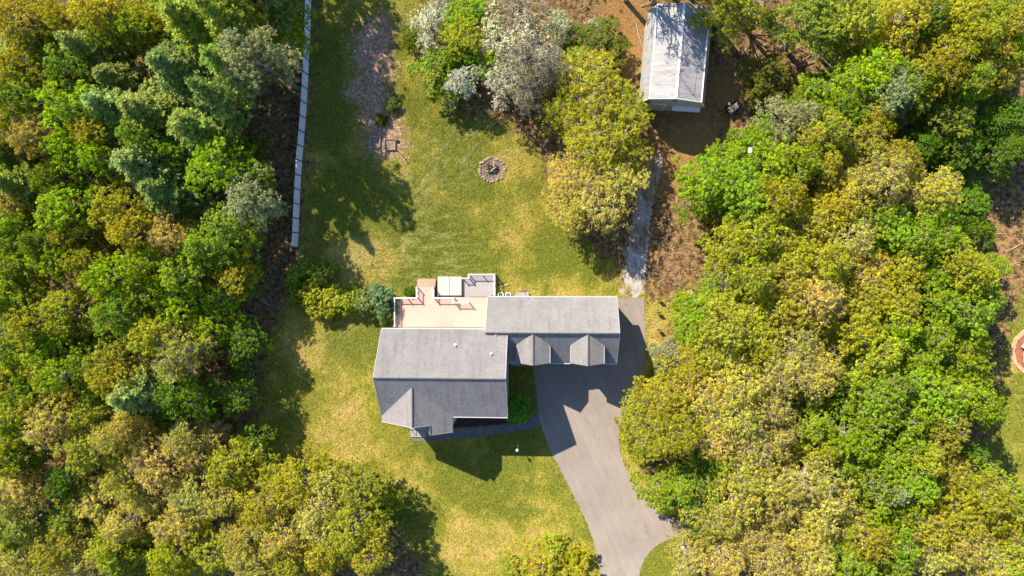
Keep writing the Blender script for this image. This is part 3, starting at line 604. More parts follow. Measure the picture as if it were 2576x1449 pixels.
def make_litter():
    rng = np.random.default_rng(31); Q = rng.uniform((-78, -48), (78, 46), (60000, 2)); sd = poly_sd(Q, LAWN); far = ~in_poly(Q, HOUSE_BOX) & (np.hypot(Q[:, 0] - 15, Q[:, 1] - 25) > 7)
    Q = Q[far & ((sd < 0) | (rng.random(len(Q)) < .06))][:34000]; C = np.concatenate([Q, rng.uniform(.035, .09, (len(Q), 1))], 1)
    V, F = leaf_quads(C, rng.normal(size=C.shape) * .45 + np.array([0, 0, 1.0]), .085, .6, rng); o = link('fallen_leaves', np_mesh('fallen_leaves', V, F), M['deadleaf']); tag(o, 'brown fallen leaves scattered over the wood floor and lawn edges', 'leaves', kind='stuff')
    rnd = random.Random(12); t = MB(); k = 0
    while k < 900:
        x, y = rnd.uniform(-60, 60), rnd.uniform(-42, 42)
        if poly_sd([(x, y)], LAWN2)[0] > -1 or poly_sd([(x, y)], LAWN)[0] > -.3 or abs(x - 15) < 6 and 18 < y < 32 or in_poly([(x, y)], DRIVE)[0]: continue
        a = rnd.uniform(0, 3.14); l = rnd.uniform(.25, 1.1); w = rnd.uniform(.02, .055); d = Vector((math.cos(a), math.sin(a), 0)) * l; c = Vector((x, y, .05)); t.bar(c - d, c + d + Vector((0, 0, rnd.uniform(.0, .15))), w, w); k += 1
    o = t.build('twigs', M['palewood'], None); tag(o, 'dry twigs littering the wood floor', 'twigs', kind='stuff')
make_litter()

# ---------------------------------------------------------------- the house
HX0, HX1, HYN, HYS, HE, HR, HYM = -19.82, -5.03, -6.88, -17.12, 7.04, 11.03, -12.0
GX0, GX1, GYN, GYS, GE, GR, GYM = -7.55, 7.83, -3.21, -11.13, 4.26, 7.79, -7.17
MS = (HR - HE) / (HYN - HYM); GS = (GR - GE) / (GYN - GYM)
def zm(y): return HR - MS * abs(y - HYM)
def zg(y): return GR - GS * abs(y - GYM)
house = empty('house', (-8, -11, 0), 'pale two storey house with grey shingle gables and attached two dormer garage', 'house')
TH = .16
def roof(name, polys, mat=None, cap=None, parent=house, label=None):
    mb = MB()
    for p in polys: mb.slab(p, TH)
    o = mb.build(name, mat or M['shingle'], parent)
    if label: o['label'] = label
    if cap:
        c = MB()
        for a, b in cap: c.bar((a[0], a[1], a[2] - .005), (b[0], b[1], b[2] - .005), .13, .03)
        c.build('ridge_cap', M['ridge'], o)
    return o
# roofs
roof('roof', [[(HX0, HYM, HR), (HX1, HYM, HR), (HX1, HYN, HE), (HX0, HYN, HE)], [(HX0, HYM, HR), (HX0, HYS, HE), (HX1, HYS, HE), (HX1, HYM, HR)]], cap=[((HX0, HYM - .05, HR), (HX1, HYM - .05, HR))])
roof('roof', [[(GX0, GYM, GR), (GX1, GYM, GR), (GX1, GYN, GE), (GX0, GYN, GE)], [(GX0, GYM, GR), (GX0, GYS, GE), (GX1, GYS, GE), (GX1, GYM, GR)]], cap=[((GX0, GYM - .05, GR), (GX1, GYM - .05, GR))], label='lower garage roof')
# front gable with its bay
RX, RZ = -15.65, 10.1; ES = (RZ - 7.04) / 4.2
ezl = lambda x: RZ - ES * abs(x - RX)
yb = -(HR - RZ) / MS + HYM
WX, EX = -19.88, -11.45; BYF, FYF = -18.92, -17.78
roof('roof', [[(RX, yb, RZ), (WX, HYS + .04, ezl(WX)), (WX, FYF, ezl(WX)), (RX, FYF, RZ)],
              [(RX, yb, RZ), (RX, FYF, RZ), (-13.85, FYF, ezl(-13.85)), (-13.85, BYF, ezl(-13.85)), (EX, BYF, ezl(EX)), (EX, HYS + .04, ezl(EX))],
              [(-13.85, FYF + .35, ezl(-13.85) - .01), (-14.62, FYF + .35, 7.1), (-14.62, BYF, 7.1), (-13.85, BYF, ezl(-13.85) - .01)]],
     cap=[((RX + .04, yb, RZ), (RX + .04, FYF, RZ)), ((-13.83, FYF, ezl(-13.85)), (-13.83, BYF, ezl(-13.85)))], label='front gable roof')
# little cross gable where the garage roof meets the house roof
roof('roof', [[(-6.3, GYM + .02, 7.72), (-7.5, GYM + .02, 7.02), (-7.5, -8.6, 7.02), (-6.3, -8.6, 7.72)], [(-6.3, GYM + .02, 7.72), (-6.3, -8.6, 7.72), (-5.1, -8.6, 7.02), (-5.1, GYM + .02, 7.02)]], label='small cross gable roof')
# walls
def zw(z): return z - TH - .03
wall = MB(); wall.prism([(-16.78, 0), (-7.22, 0), (-7.22, zw(zm(-7.22))), (HYM, zw(HR)), (-16.78, zw(zm(-16.78)))], HX0 + .32, HX1 - .32, 'x'); wall.build('wall', M['siding'], house)
wall = MB(); wall.prism([(-10.8, 0), (-3.55, 0), (-3.55, zw(zg(-3.55))), (GYM, zw(GR)), (-10.8, zw(zg(-10.8)))], GX0 + .3, GX1 - .3, 'x'); wall.build('wall', M['siding'], house)
wall = MB(); wall.prism([(-19.56, 0), (-13.0, 0), (-13.0, zw(ezl(-13.0))), (RX, zw(RZ)), (-19.56, zw(ezl(-19.56)))], -16.9, -17.5, 'y'); wall.build('wall', M['siding'], house)
wall = MB(); wall.prism([(-14.35, 0), (-11.78, 0), (-11.78, zw(ezl(-11.78))), (-13.85, zw(ezl(-13.85))), (-14.35, zw(7.6))], -16.92, -18.62, 'y'); wall.build('wall', M['siding'], house)
# dormers: gabled, flush with the garage front
def dormer(x):
    hw, rz, ez, yf = 1.95, 7.72, 6.42, -10.98
    s = (rz - ez) / hw; yv = lambda z: GYM - (GR - z) / GS
    d = MB(); d.prism([(x - hw + .28, 3.0), (x + hw - .28, 3.0), (x + hw - .28, ez + .28 * s - TH), (x, rz - TH - .03), (x - hw + .28, ez + .28 * s - TH)], -7.6, -10.74, 'y'); b = d.build('dormer', M['siding'], house)
    r = MB()
    r.slab([(x, yv(rz) + .02, rz), (x - hw, yv(ez), ez), (x - hw, yf + .14, ez), (x, yf, rz)], TH * .8); r.slab([(x, yv(rz) + .02, rz), (x, yf, rz), (x + hw, yf + .14, ez), (x + hw, yv(ez), ez)], TH * .8)
    ro = r.build('dormer_roof', M['shingle'], b); c = MB(); c.bar((x + .03, yv(rz), rz - .005), (x + .03, yf, rz - .005), .12, .03); c.build('ridge_cap', M['ridge'], b)
    for sx in (-1, 1):
        t = MB(); t.bar((x + sx * hw, yv(ez) - .1, ez - .04), (x + sx * hw, yf + .14, ez - .04), .06, .12); t.build('fascia', M['trim'], b)
    window(b, x, -10.74, 4.95, 1.1, 1.2, 'S')
def window(parent, x, y, z, w, h, face, name='window', panes=2):
    """x,y,z = centre of the opening on the wall"""
    f = MB(); g = MB()
    if face in 'NS':
        s = 1 if face == 'N' else -1
        for a, b, c, d in ((-w/2-.09, w/2+.09, h/2, h/2+.09), (-w/2-.12, w/2+.12, -h/2-.1, -h/2), (-w/2-.09, -w/2, -h/2, h/2), (w/2, w/2+.09, -h/2, h/2), (-.02, .02, -h/2, h/2), (-w/2, w/2, -.02, .02)):
            f.box(x + a, x + b, y + s * .004, y + s * .07, z + c, z + d)
        g.box(x - w/2, x + w/2, y + s * .003, y + s * .025, z - h/2, z + h/2)
    else:
        s = 1 if face == 'E' else -1
        for a, b, c, d in ((-w/2-.09, w/2+.09, h/2, h/2+.09), (-w/2-.12, w/2+.12, -h/2-.1, -h/2), (-w/2-.09, -w/2, -h/2, h/2), (w/2, w/2+.09, -h/2, h/2), (-.02, .02, -h/2, h/2), (-w/2, w/2, -.02, .02)):
            f.box(x + s * .004, x + s * .07, y + a, y + b, z + c, z + d)
        g.box(x + s * .003, x + s * .025, y - w/2, y + w/2, z - h/2, z + h/2)
    o = f.build(name, M['trim'], parent); g.build('pane', M['glass'], o); return o
dormer(-2.04); dormer(4.25)
ew = HX1 - .32
for y, z in ((-9.9, 5.4), (-12.6, 5.4), (-15.2, 5.4), (-12.6, 2.2), (-15.2, 2.2), (-12.0, 8.9)): window(house, ew, y, z, .95 if z < 8 else .6, 1.35 if z < 8 else .8, 'E')
for x in (-9.8, -7.4):
    for z in (5.4, 2.3): window(house, x, -16.78, z, 1.0, 1.4, 'S')
for x, z in ((-18.3, 5.3), (-16.4, 5.3), (-18.3, 2.3)): window(house, x, -17.5, z, .9, 1.4, 'S')
for z in (5.2, 2.3): window(house, -13.0, -18.62, z, 1.5, 1.5, 'S')
for x in (-18.4, -16.0, -13.0): window(house, x, -7.22, 5.3, 1.0, 1.3, 'N')
for x in (-1.5, 2.0, 5.2): window(house, x, -3.55, 2.2, .9, 1.1, 'N')
for y in (-14.6, -9.4): window(house, HX0 + .32, y, 5.3, .9, 1.3, 'W')
d = MB(); d.box(-16.9, -15.9, -17.56, -17.502, .36, 2.5); dd = d.build('front_door', M['dgreen'], house); k = MB(); k.box(-16.06, -15.98, -17.62, -17.562, 1.35, 1.45); k.build('handle', M['steel'], dd)
d = MB(); d.box(-14.2, -12.3, -7.218, -7.15, .92, 3.0); d.build('patio_door', M['glass'], house)
for x in (-2.04, 4.25):                        # garage doors
    d = MB(); d.box(x - 1.35, x + 1.35, -10.86, -10.802, .05, 2.4)
    for i in range(1, 4): d.box(x - 1.3, x + 1.3, -10.875, -10.862, .05 + i * .58, .09 + i * .58)
    d.build('garage_door', M['white'], house)
for x0, x1, y, z in ((HX0, HX1, HYN + .06, HE - .07), (-11.4, HX1, HYS - .06, HE - .07), (GX0 + .1, GX1, GYN + .05, GE - .06), (HX1 + .05, -3.99, GYS - .05, GE - .06), (-.09, 2.3, GYS - .05, GE - .06), (6.2, GX1, GYS - .05, GE - .06)):
    t = MB(); t.box(x0, x1, y - .055, y + .055, z - .06, z + .05); t.build('gutter', M['trim'], house)
for x in (HX0, HX1):
    t = MB(); s = -1 if x == HX0 else 1
    for y in (HYN, HYS): t.bar((x + s * .025, HYM, HR - .09), (x + s * .025, y, HE - .09), .045, .19)
    t.build('rake_board', M['trim'], house)
t = MB(); [t.bar((GX1 + .025, GYM, GR - .09), (GX1 + .025, y, GE - .09), .045, .19) for y in (GYN, GYS)]; t.build('rake_board', M['trim'], house)
t = MB(); t.bar((GX0 - .025, GYM, GR - .09), (GX0 - .025, GYN, GE - .09), .045, .19); t.build('rake_board', M['trim'], house)
t = MB(); t.bar((WX, FYF - .03, ezl(WX) - .09), (RX, FYF - .03, RZ - .09), .045, .19); t.bar((RX, FYF - .03, RZ - .09), (-13.9, FYF - .03, ezl(-13.9) - .09), .045, .19); t.bar((-13.85, BYF - .03, ezl(-13.85) - .1), (EX, BYF - .03, ezl(EX) - .1), .045, .19); t.build('rake_board', M['trim'], house)
for u, v, hh in ((1144.6, 868.9, .45), (1235.4, 890.2, .45)):   # plumbing vents on the rear slope
    z = 8.5
    for _ in range(8): q = G(u, v, z + .3); z = zm(q[1])
    t = MB(); t.tube([(q[0], q[1], z - .1), (q[0], q[1], z + hh)], [.075, .075], 12); t.tube([(q[0], q[1], z - .06), (q[0], q[1], z + .05)], [.19, .13], 12); t.build('vent_pipe', M['white'], house)
t = MB(); t.box(HX1 - .25, HX1 - .15, -16.9, -16.8, .1, 6.8); t.build('downspout', M['trim'], house)
# stoop: landing slab and two steps
t = MB(); t.box(-18.0, -14.5, -20.3, -17.51, .0, .36); t.build('landing', M['concrete'], house); t = MB(); t.box(-17.9, -15.9, -21.3, -20.303, .0, .20); t.build('step', M['concrete'], house)
t = MB(); t.box(-17.93, -17.88, -20.25, -17.6, 1.2, 1.26); [t.box(-17.93, -17.88, y, y + .05, .37, 1.2) for y in (-20.25, -19.4, -18.5, -17.65)]; t.build('handrail', M['black'], house)
t = MB(); t.box(-5.0, -3.2, -12.05, -10.82, .0, .40); t.build('side_step', M['concrete'], house)

# ---------------------------------------------------------------- deck behind the house
UZ, LZ = .95, .50
def Dk(u3, v3, z): return G(955.9 + .1562 * u3, 670.8 + .1562 * v3, z)
def rect(u0, v0, u1, v1, z): a = Dk(u0, v0, z); b = Dk(u1, v1, z); return a[0], b[0], a[1], b[1]
deck = empty('deck', (-13, -5, 0), 'two level deck of pinkish and grey boards with white railings behind the house', 'deck')
x0, x1, y0, y1 = rect(255, 1010, 1740, 495, UZ); y0 = -7.15; DX0, DX1 = x0, -7.4; DYN = y1
d = MB(); d.box(DX0, DX1, y0, DYN, UZ - .12, UZ); d.build('floor', M['pink'], deck)['label'] = 'upper pinkish deck floor'
bx0, bx1, by0, by1 = rect(605, 495, 875, 330, UZ)
d = MB(); d.box(bx0, bx1, DYN + .003, by1, UZ - .12, UZ - .01); d.build('landing', M['pink'], deck)
sx0, sx1, sy0, sy1 = rect(600, 325, 905, 195, .3)
for i in range(3):
    q = (sy1 - by1) / 3
    d = MB(); d.box(sx0, sx1 - .05, by1 + .02 + i * q, by1 + (i + 1) * q, UZ - .3 - .25 * i, UZ - .24 - .25 * i); d.box(sx0, sx1 - .05, by1 + .004 + i * q, by1 + .02 + i * q, UZ - .3 - .25 * i, UZ - .05 - .25 * i); d.build('stair_tread', M['wood'], deck)
gx0, gx1, gy0, gy1 = rect(1320, 500, 1860, 120, LZ); gm = Dk(1440, 180, LZ)
mid = Dk(1215, 560, UZ); cut = Dk(1195, 490, UZ)
d = MB(); d.box(gx0, gm[0], DYN + .003, gm[1], LZ - .1, LZ); d.box(gm[0] + .002, gx1, -3.15, gy1, LZ - .1, LZ); d.build('floor', M['grey'], deck)['label'] = 'lower grey deck floor'
# upper deck ends in two steps down to the grey level on its east side
d = MB(); d.box(gm[0] + .003, -7.45, DYN + .06, DYN + .40, LZ + .15, LZ + .22); d.build('stair_tread', M['grey'], deck)
d = MB()
for x in (DX0 + .1, (DX0 + DX1) / 2, DX1 - .1):
    for y in (DYN - .1, (DYN + y0) / 2): d.box(x - .07, x + .07, y - .07, y + .07, 0, UZ - .121)
d.box(DX0 - .03, DX0 - .002, y0, DYN, .1, UZ - .02); d.box(DX0, bx0, DYN + .002, DYN + .03, .1, UZ - .02); d.box(bx1 + .002, gx0, DYN + .004, DYN + .03, .1, UZ - .02); d.build('skirt', M['trim'], deck)
d = MB(); d.box(gx1 + .002, gx1 + .03, -3.15, gy1, .0, LZ - .02); d.box(gm[0], gx1, gy1 + .002, gy1 + .03, .0, LZ - .02); d.build('skirt', M['trim'], deck)
def railing(a, b, z, ends=(1, 1), step=1.75, hh=.95):
    a = Vector((*a[:2], z)); b = Vector((*b[:2], z)); L = (b - a).length; n = max(1, round(L / step)); U = Vector((0, 0, 1))
    r = MB(); r.bar(a + U * hh, b + U * hh, .13, .05); r.bar(a + U * .12, b + U * .12, .05, .05); o = r.build('railing', M['white'], deck)
    q = MB()
    m = int(L / .125)
    for i in range(1, m): p = a.lerp(b, i / m); q.bar(p + U * .145, p + U * (hh - .025), .017)
    q.build('baluster', M['white'], o)
    for i in range(n + 1):
        if (i == 0 and not ends[0]) or (i == n and not ends[1]): continue
        p = a.lerp(b, i / n); q = MB(); q.box(p.x - .055, p.x + .055, p.y - .055, p.y + .055, z, z + hh + .09); q.box(p.x - .075, p.x + .075, p.y - .075, p.y + .075, z + hh + .091, z + hh + .13); q.build('post', M['white'], deck)
c1 = (DX0 + .06, -7.0); c2 = (DX0 + .06, DYN - .06); railing(c1, c2, UZ)
railing(c2, (bx0 + .05, DYN - .06), UZ, (0, 1)); railing((bx0 + .05, DYN - .06), (bx0 + .05, by1 - .06), UZ, (0, 1)); railing((bx1 - .05, by1 - .06), (bx1 - .05, DYN - .06), UZ)
railing((bx1 - .05, DYN - .06), (cut[0], DYN - .06), UZ, (0, 1)); railing((cut[0], DYN - .06), (cut[0], DYN - .62), UZ, (0, 1), 2); railing((cut[0], DYN - .62), (gm[0], DYN - .62), UZ, (0, 1))
railing((gx0 + .1, gm[1] - .06), (gm[0], gm[1] - .06), LZ, (1, 1)); railing((gm[0], gm[1] - .06), (gm[0], gy1 - .06), LZ, (0, 1), 3)
railing((gm[0], gy1 - .06), (gx1 - .06, gy1 - .06), LZ, (0, 1)); railing((gx1 - .06, gy1 - .06), (gx1 - .06, -3.3), LZ, (0, 1))
# low white wall running west from the deck corner
t = MB(); a = Dk(130, 468, .9); t.box(a[0] - 1.0, DX0 - .05, DYN - .1, DYN - .03, .12, 1.0); [t.box(x, x + .1, DYN - .12, DYN - .01, 0, 1.08) for x in (a[0] - 1.1, a[0] + .3)]; tag(t.build('garden_screen', M['white'], None), 'low white screen running from deck corner into the bushes', 'screen')
# spa with folding cover
hx0, hx1, hy0, hy1 = rect(928, 468, 1312, 160, 1.0)
spa = empty('hot_tub', ((hx0 + hx1) / 2, (hy0 + hy1) / 2, 0), 'square tub under a pale weathered folding cover beside the deck', 'hot tub')
hy0 = max(hy0, DYN + .04); hm = (hx0 + hx1) / 2
t = MB(); t.box(hx0 + .06, hx1 - .06, hy0 + .03, hy1 - .06, 0, .85); t.build('cabinet', M['wood'], spa, .02)
for a, b in ((hx0, hm - .012), (hm + .012, hx1)):
    t = MB(); t.box(a, b, hy0, hy1, .853, .96); t.build('cover', M['cover'], spa, .025)
t = MB(); t.box(hx0 + .1, hx1 - .1, hy0 + .03, hy0 + .12, .963, 1.02); t.build('cover_strap', M['grey'], spa)

# ---------------------------------------------------------------- barn
BA = -math.atan2(.88, 10.66)
barn = empty('barn', (14.32, 19.74, 0), 'long barn with pale metal gambrel roof and a small gable window', 'barn', rz=BA)
def bl(mb, name, mat, parent, bevel=0): return mb.build(name, mat, parent, bevel, world_coords=False)
BL = 10.75
prof = [(-3.78, 3.6), (-2.98, 5.68), (-.08, 6.5), (2.98, 5.68), (3.78, 3.6)]
for i in range(4):
    (xa, za), (xb, zb) = prof[i], prof[i + 1]; t = MB(); t.slab([(xa, -.12, za), (xb, -.12, zb), (xb, BL, zb), (xa, BL, za)], .1); bl(t, 'roof_panel', M['roofm'], barn)
t = MB(); [t.bar((x, -.13, z + .03), (x, BL + .01, z + .03), w, .035) for x, z, w in ((-.08, 6.5, .30), (-2.98, 5.68, .14), (2.98, 5.68, .14))]; bl(t, 'ridge_cap', M['white'], barn)
t = MB(); t.prism([(-3.6, 0), (3.6, 0), (3.6, 3.6), (2.86, 5.45), (-.08, 6.3), (-2.86, 5.3), (-3.6, 3.6)], 0, BL - .25, 'y'); bl(t, 'wall', M['barnwall'], barn)
t = MB(); [t.box(a, b, -.05, -.004, c, d) for a, b, c, d in ((-.5, .5, 5.32, 5.4), (-.5, .5, 4.62, 4.7), (-.5, -.42, 4.7, 5.32), (.42, .5, 4.7, 5.32))]; w = bl(t, 'window', M['white'], barn); t = MB(); t.box(-.42, .42, -.03, -.003, 4.7, 5.32); bl(t, 'pane', M['glass'], w)
t = MB(); [t.box(a, b, -.08, -.004, c, d) for a, b, c, d in ((-2.9, -.6, 2.95, 3.2), (-2.9, -2.78, .05, 2.95), (-.72, -.6, .05, 2.95))]; w = bl(t, 'barn_door', M['white'], barn); t = MB(); t.box(-2.77, -.73, -.06, -.003, .05, 2.94); bl(t, 'door_leaf', M['barnwall'], w)
t = MB(); t.slab([(.2, -.02, 2.75), (3.5, -.02, 2.75), (3.5, -.55, 2.6), (.2, -.55, 2.6)], .05); bl(t, 'awning', M['white'], barn)
t = MB(); [t.bar((s * xa, -.135, za - .06), (s * xb, -.135, zb - .06), .05, .16) for s in (-1, 1) for (xa, za), (xb, zb) in ((prof[3], prof[4]), ((.08, 6.5), prof[3]))]; bl(t, 'rake_board', M['white'], barn)
# mast with guy wires standing on the barn roof
mast = empty('antenna', (14.32 + math.sin(-BA) * 2.6, 19.74 + math.cos(BA) * 2.6, 6.5), 'thin guyed antenna mast standing on the south end of the barn ridge', 'antenna', rz=BA)
t = MB(); t.tube([(0, 0, 0), (0, 0, 2.4)], [.035, .02], 6); [t.tube([(-.5 + .08 * i, 0, 1.1 + .3 * i), (.5 - .08 * i, 0, 1.1 + .3 * i)], [.015, .015], 4) for i in range(4)]; bl(t, 'mast', M['black'], mast)
t = MB(); [t.tube([(0, 0, 1.9), (x, y, -abs(x) * 1.3 / 2.98 + .03)], [.012, .012], 3) for x, y in ((-2.8, -1.3), (2.6, 1.2), (-2.5, 1.4), (2.6, -1.2), (0.25, -2.6), (-.7, -2.5))]; bl(t, 'guy_wire', M['black'], mast)
t = MB(); t.tube([(1.5, -.1, -.6), (1.35, -.7, -.55), (1.3, -1.6, -.53), (1.3, -2.6, -.53)], [.03] * 4, 5); bl(t, 'cable', M['black'], mast)

# ---------------------------------------------------------------- fence
def build_fence():
    line = [(783, -30), (782, 20), (780.5, 80), (777, 140), (775, 200), (772, 250), (768, 310), (763, 365), (758.5, 420), (755, 480), (752.5, 540), (750, 600), (747, 652)]
    P = [Vector((*G(u, v)[:2], 0)) for u, v in line]; L = [0]
    for a, b in zip(P, P[1:]): L.append(L[-1] + (b - a).length)
    def at(s):
        for i in range(len(P) - 1):
            if s <= L[i + 1]: return P[i].lerp(P[i + 1], (s - L[i]) / (L[i + 1] - L[i]))
        return P[-1]
    f = empty('fence', (P[6].x, P[6].y, 0), 'long pale solid panel fence between the left wood and the back lawn', 'fence'); n = int(L[-1] / 1.83)
    H = 1.95
    for i in range(n + 1):
        a = at(i * 1.83); t = MB(); t.box(a.x - .065, a.x + .065, a.y - .065, a.y + .065, 0, H + .06); t.box(a.x - .085, a.x + .085, a.y - .085, a.y + .085, H + .061, H + .1); t.build('post', M['greypost'], f)
        if i < n:
            b = at((i + 1) * 1.83); d = (b - a).normalized(); a2 = a + d * .07; b2 = b - d * .07; off = Vector((0, 0, random.uniform(-.03, .03)))
            t = MB(); t.bar(a2 + Vector((0, 0, H / 2 - .1)) + off, b2 + Vector((0, 0, H / 2 - .1)) + off, .045, H - .3)
            t.bar(a2 + Vector((0, 0, H - .02)) + off, b2 + Vector((0, 0, H - .02)) + off, .09, .08); t.bar(a2 + Vector((0, 0, .12)), b2 + Vector((0, 0, .12)), .09, .1); t.build('panel', M['vinyl'], f)
random.seed(4); build_fence()

# ---------------------------------------------------------------- garden things
def blob_stone(mb, c, r, rnd):
    n = len(mb.v); bm = bmesh.new(); bmesh.ops.create_icosphere(bm, subdivisions=1, radius=r)
    for v in bm.verts: v.co *= rnd.uniform(.75, 1.15)
    mb.add([(v.co.x * rnd.uniform(.98, 1.02) + c[0], v.co.y + c[1], v.co.z * .6 + c[2]) for v in bm.verts], [tuple(v.index for v in f.verts) for f in bm.faces]); bm.free()
def fire_pit():
    rnd = random.Random(3); c = Vector(G(1237, 426)); e = empty('fire_pit', c, 'round fire pit ringed with pale stones on the back lawn', 'fire pit')
    t = MB(); t.add([(math.cos(a) * 1.45 * rnd.uniform(.94, 1.06), math.sin(a) * 1.45 * rnd.uniform(.94, 1.06), .02) for a in [i * math.pi / 12 for i in range(24)]], [tuple(range(24))]); bl(t, 'ash_bed', plain('grey_ash', (.24, .18, .15), .95, .6, 3, bump=.5), e)
    for i in range(26):
        a = i * 2 * math.pi / 26 + rnd.uniform(-.05, .05); r = 1.5 + rnd.uniform(-.1, .16); t = MB(); blob_stone(t, (math.cos(a) * r, math.sin(a) * r, .1), rnd.uniform(.15, .24), rnd); bl(t, 'ring_stone', M['stone'], e)
    for i in range(11):
        a = rnd.uniform(0, math.pi); l = rnd.uniform(.5, .95); o = Vector((rnd.uniform(-.35, .35), rnd.uniform(-.3, .35), 0)); dv = Vector((math.cos(a), math.sin(a), 0)) * l
        z = .10 + .05 * i; t = MB(); t.tube([c + o - dv + Vector((0, 0, .08)), c + o + Vector((0, 0, z + .05)), c + o + dv + Vector((0, 0, z * .7 + .1))], [.06, .075, .05], 7)
        tag(t.build('burnt_log', M['char'] if i % 3 else M['palewood'], None), 'charred log in the heap inside the stone fire ring' if i % 3 else 'bleached unburnt log in the heap inside the stone fire ring', 'log', 'logs in the fire pit')
fire_pit()
for u, v, rz, lab in ((944, 358, -.05, 'left square wooden raised bed with dry weeds'), (982, 364, 0.0, 'right square wooden raised bed filled with bare soil')):
    c = G(u, v); e = empty('raised_bed', c, lab, 'raised bed', 'raised beds on the straw patch', rz); w = .68
    t = MB(); [t.box(*b) for b in ((-w, w, -w, -w + .06, 0, .3), (-w, w, w - .06, w, 0, .3), (-w, -w + .06, -w + .061, w - .061, 0, .3), (w - .06, w, -w + .061, w - .061, 0, .3))]; bl(t, 'frame', M['palewood'], e)
    t = MB(); t.box(-w + .061, w - .061, -w + .061, w - .061, 0, .14); bl(t, 'soil', M['soil'], e)
rb = random.Random(8)
def stake(u, v, h, lab, name='garden_stake', cat='stake', r=.04):
    c = Vector(G(u, v)); t = MB(); t.tube([c, c + Vector((0, 0, h))], [r, r], 6); t.bar(c + Vector((-.17, 0, h * .72)), c + Vector((.17, .05, h * .72)), .05); t.tube([c + Vector((0, 0, h - .02)), c + Vector((0, 0, h + .07))], [r * 1.7, r * 1.2], 6); return tag(t.build(name, M['char'], None), lab, cat)
stake(1006, 384, 1.45, 'dark wooden stake by the lower right corner of the raised beds')
def pot(u, v, r, h, mat, lab, name='plant_pot', cat='pot'):
    c = Vector(G(u, v)); e = empty(name, c, lab, cat); t = MB(); t.tube([(0, 0, 0), (0, 0, h)], [r * .75, r], 14); t.tube([(0, 0, h - .05), (0, 0, h + .02)], [r * 1.1, r * 1.1], 14); bl(t, 'body', mat, e); s = MB(); s.tube([(0, 0, h + .021), (0, 0, h + .03)], [r * .85, r * .8], 12); bl(s, 'soil', M['soil'], e); return e
pot(998, 352, .2, .35, M['black'], 'small black pot beside the raised beds')
# units under the garage eave
def condenser(u, v, lab):
    c = Vector(G(u, v, .5)); c.z = 0; e = empty('air_conditioner', c, lab, 'air conditioner', 'condensers beside the deck')
    t = MB(); t.tube([(0, 0, .05), (0, 0, .62)], [.36, .36], 20); bl(t, 'casing', M['white'], e)
    t = MB(); n = 24
    for i in range(n):
        a, b = 2 * math.pi * i / n, 2 * math.pi * (i + 1) / n; t.bar((.31 * math.cos(a), .31 * math.sin(a), .65), (.31 * math.cos(b), .31 * math.sin(b), .65), .075, .06)
    bl(t, 'top_ring', M['white'], e)
    t = MB(); t.tube([(0, 0, .621), (0, 0, .63)], [.27, .27], 18); bl(t, 'grille', M['black'], e)
    t = MB(); [t.bar((0, 0, .66), (.2 * math.cos(a), .2 * math.sin(a), .65), .07, .015) for a in (0, 1.57, 3.14, 4.71)]; t.tube([(0, 0, .64), (0, 0, .68)], [.06, .05], 10); bl(t, 'fan', M['steel'], e)
condenser(1259.8, 741.5, 'round white rimmed condenser nearer the deck'); condenser(1278.5, 742.5, 'round white rimmed condenser farther from the deck')
t = MB(); c = Vector(G(1311, 741)); t.box(c.x - .75, c.x + .55, c.y - .28, c.y + .3, .0, .12); t.box(c.x + .58, c.x + 1.0, c.y - .22, c.y + .28, 0, .32); tag(t.build('stone_slab', M['concrete'], None, .02), 'grey concrete slab and block lying against the rear garage wall', 'slab')
for i, (u0, v0, u1, v1, w) in enumerate([(1262, 720, 1280, 714, .16), (1290, 738, 1325, 728, .09)]):
    t = MB(); t.bar(Vector(G(u0, v0, .08)), Vector(G(u1, v1, .12)), w, .05); tag(t.build('loose_board', M['palewood'] if i == 0 else M['oldwood'], None), ['short bleached board lying off the grey deck corner', 'dark crooked board lying behind the condensers'][i], 'board')
# lamp post on the front lawn
def lamp_post():
    c = Vector(G(1304, 1131)); c = Vector((-4.15, -22.3, 0)); e = empty('lamp_post', c, 'white lamp post standing on the shaded front lawn', 'lamp post')
    t = MB(); t.tube([(0, 0, 0), (0, 0, 1.75)], [.055, .045], 10); t.tube([(0, 0, 0), (0, 0, .12)], [.12, .08], 10); bl(t, 'pole', M['white'], e)
    t = MB(); t.tube([(0, 0, 1.76), (0, 0, 1.8), (0, 0, 2.05), (0, 0, 2.12)], [.08, .12, .16, .05], 8); bl(t, 'lantern', M['white'], e); t = MB(); t.tube([(0, 0, 2.121), (0, 0, 2.2)], [.17, .02], 8); bl(t, 'cap', M['white'], e)
lamp_post()
# dark stub posts east of the garage, guessed from three short shadows
for i, (u, v, lab) in enumerate([(1656, 752, 'uppermost of three dark stub posts beside the garage apron'), (1655, 785, 'middle one of three dark stub posts beside the garage apron'), (1656, 828, 'lowest of three dark stub posts beside the garage apron')]):
    c = Vector(G(u, v)); e = empty('marker_post', c, lab, 'post', 'dark stub posts east of the garage'); t = MB(); t.box(-.26, .26, -.05, .05, .45, 1.05); bl(t, 'board', M['dgreen'], e, .01); t = MB(); [t.box(x, x + .07, -.035, .035, 0, .449) for x in (-.2, .13)]; bl(t, 'leg', M['dgreen'], e)
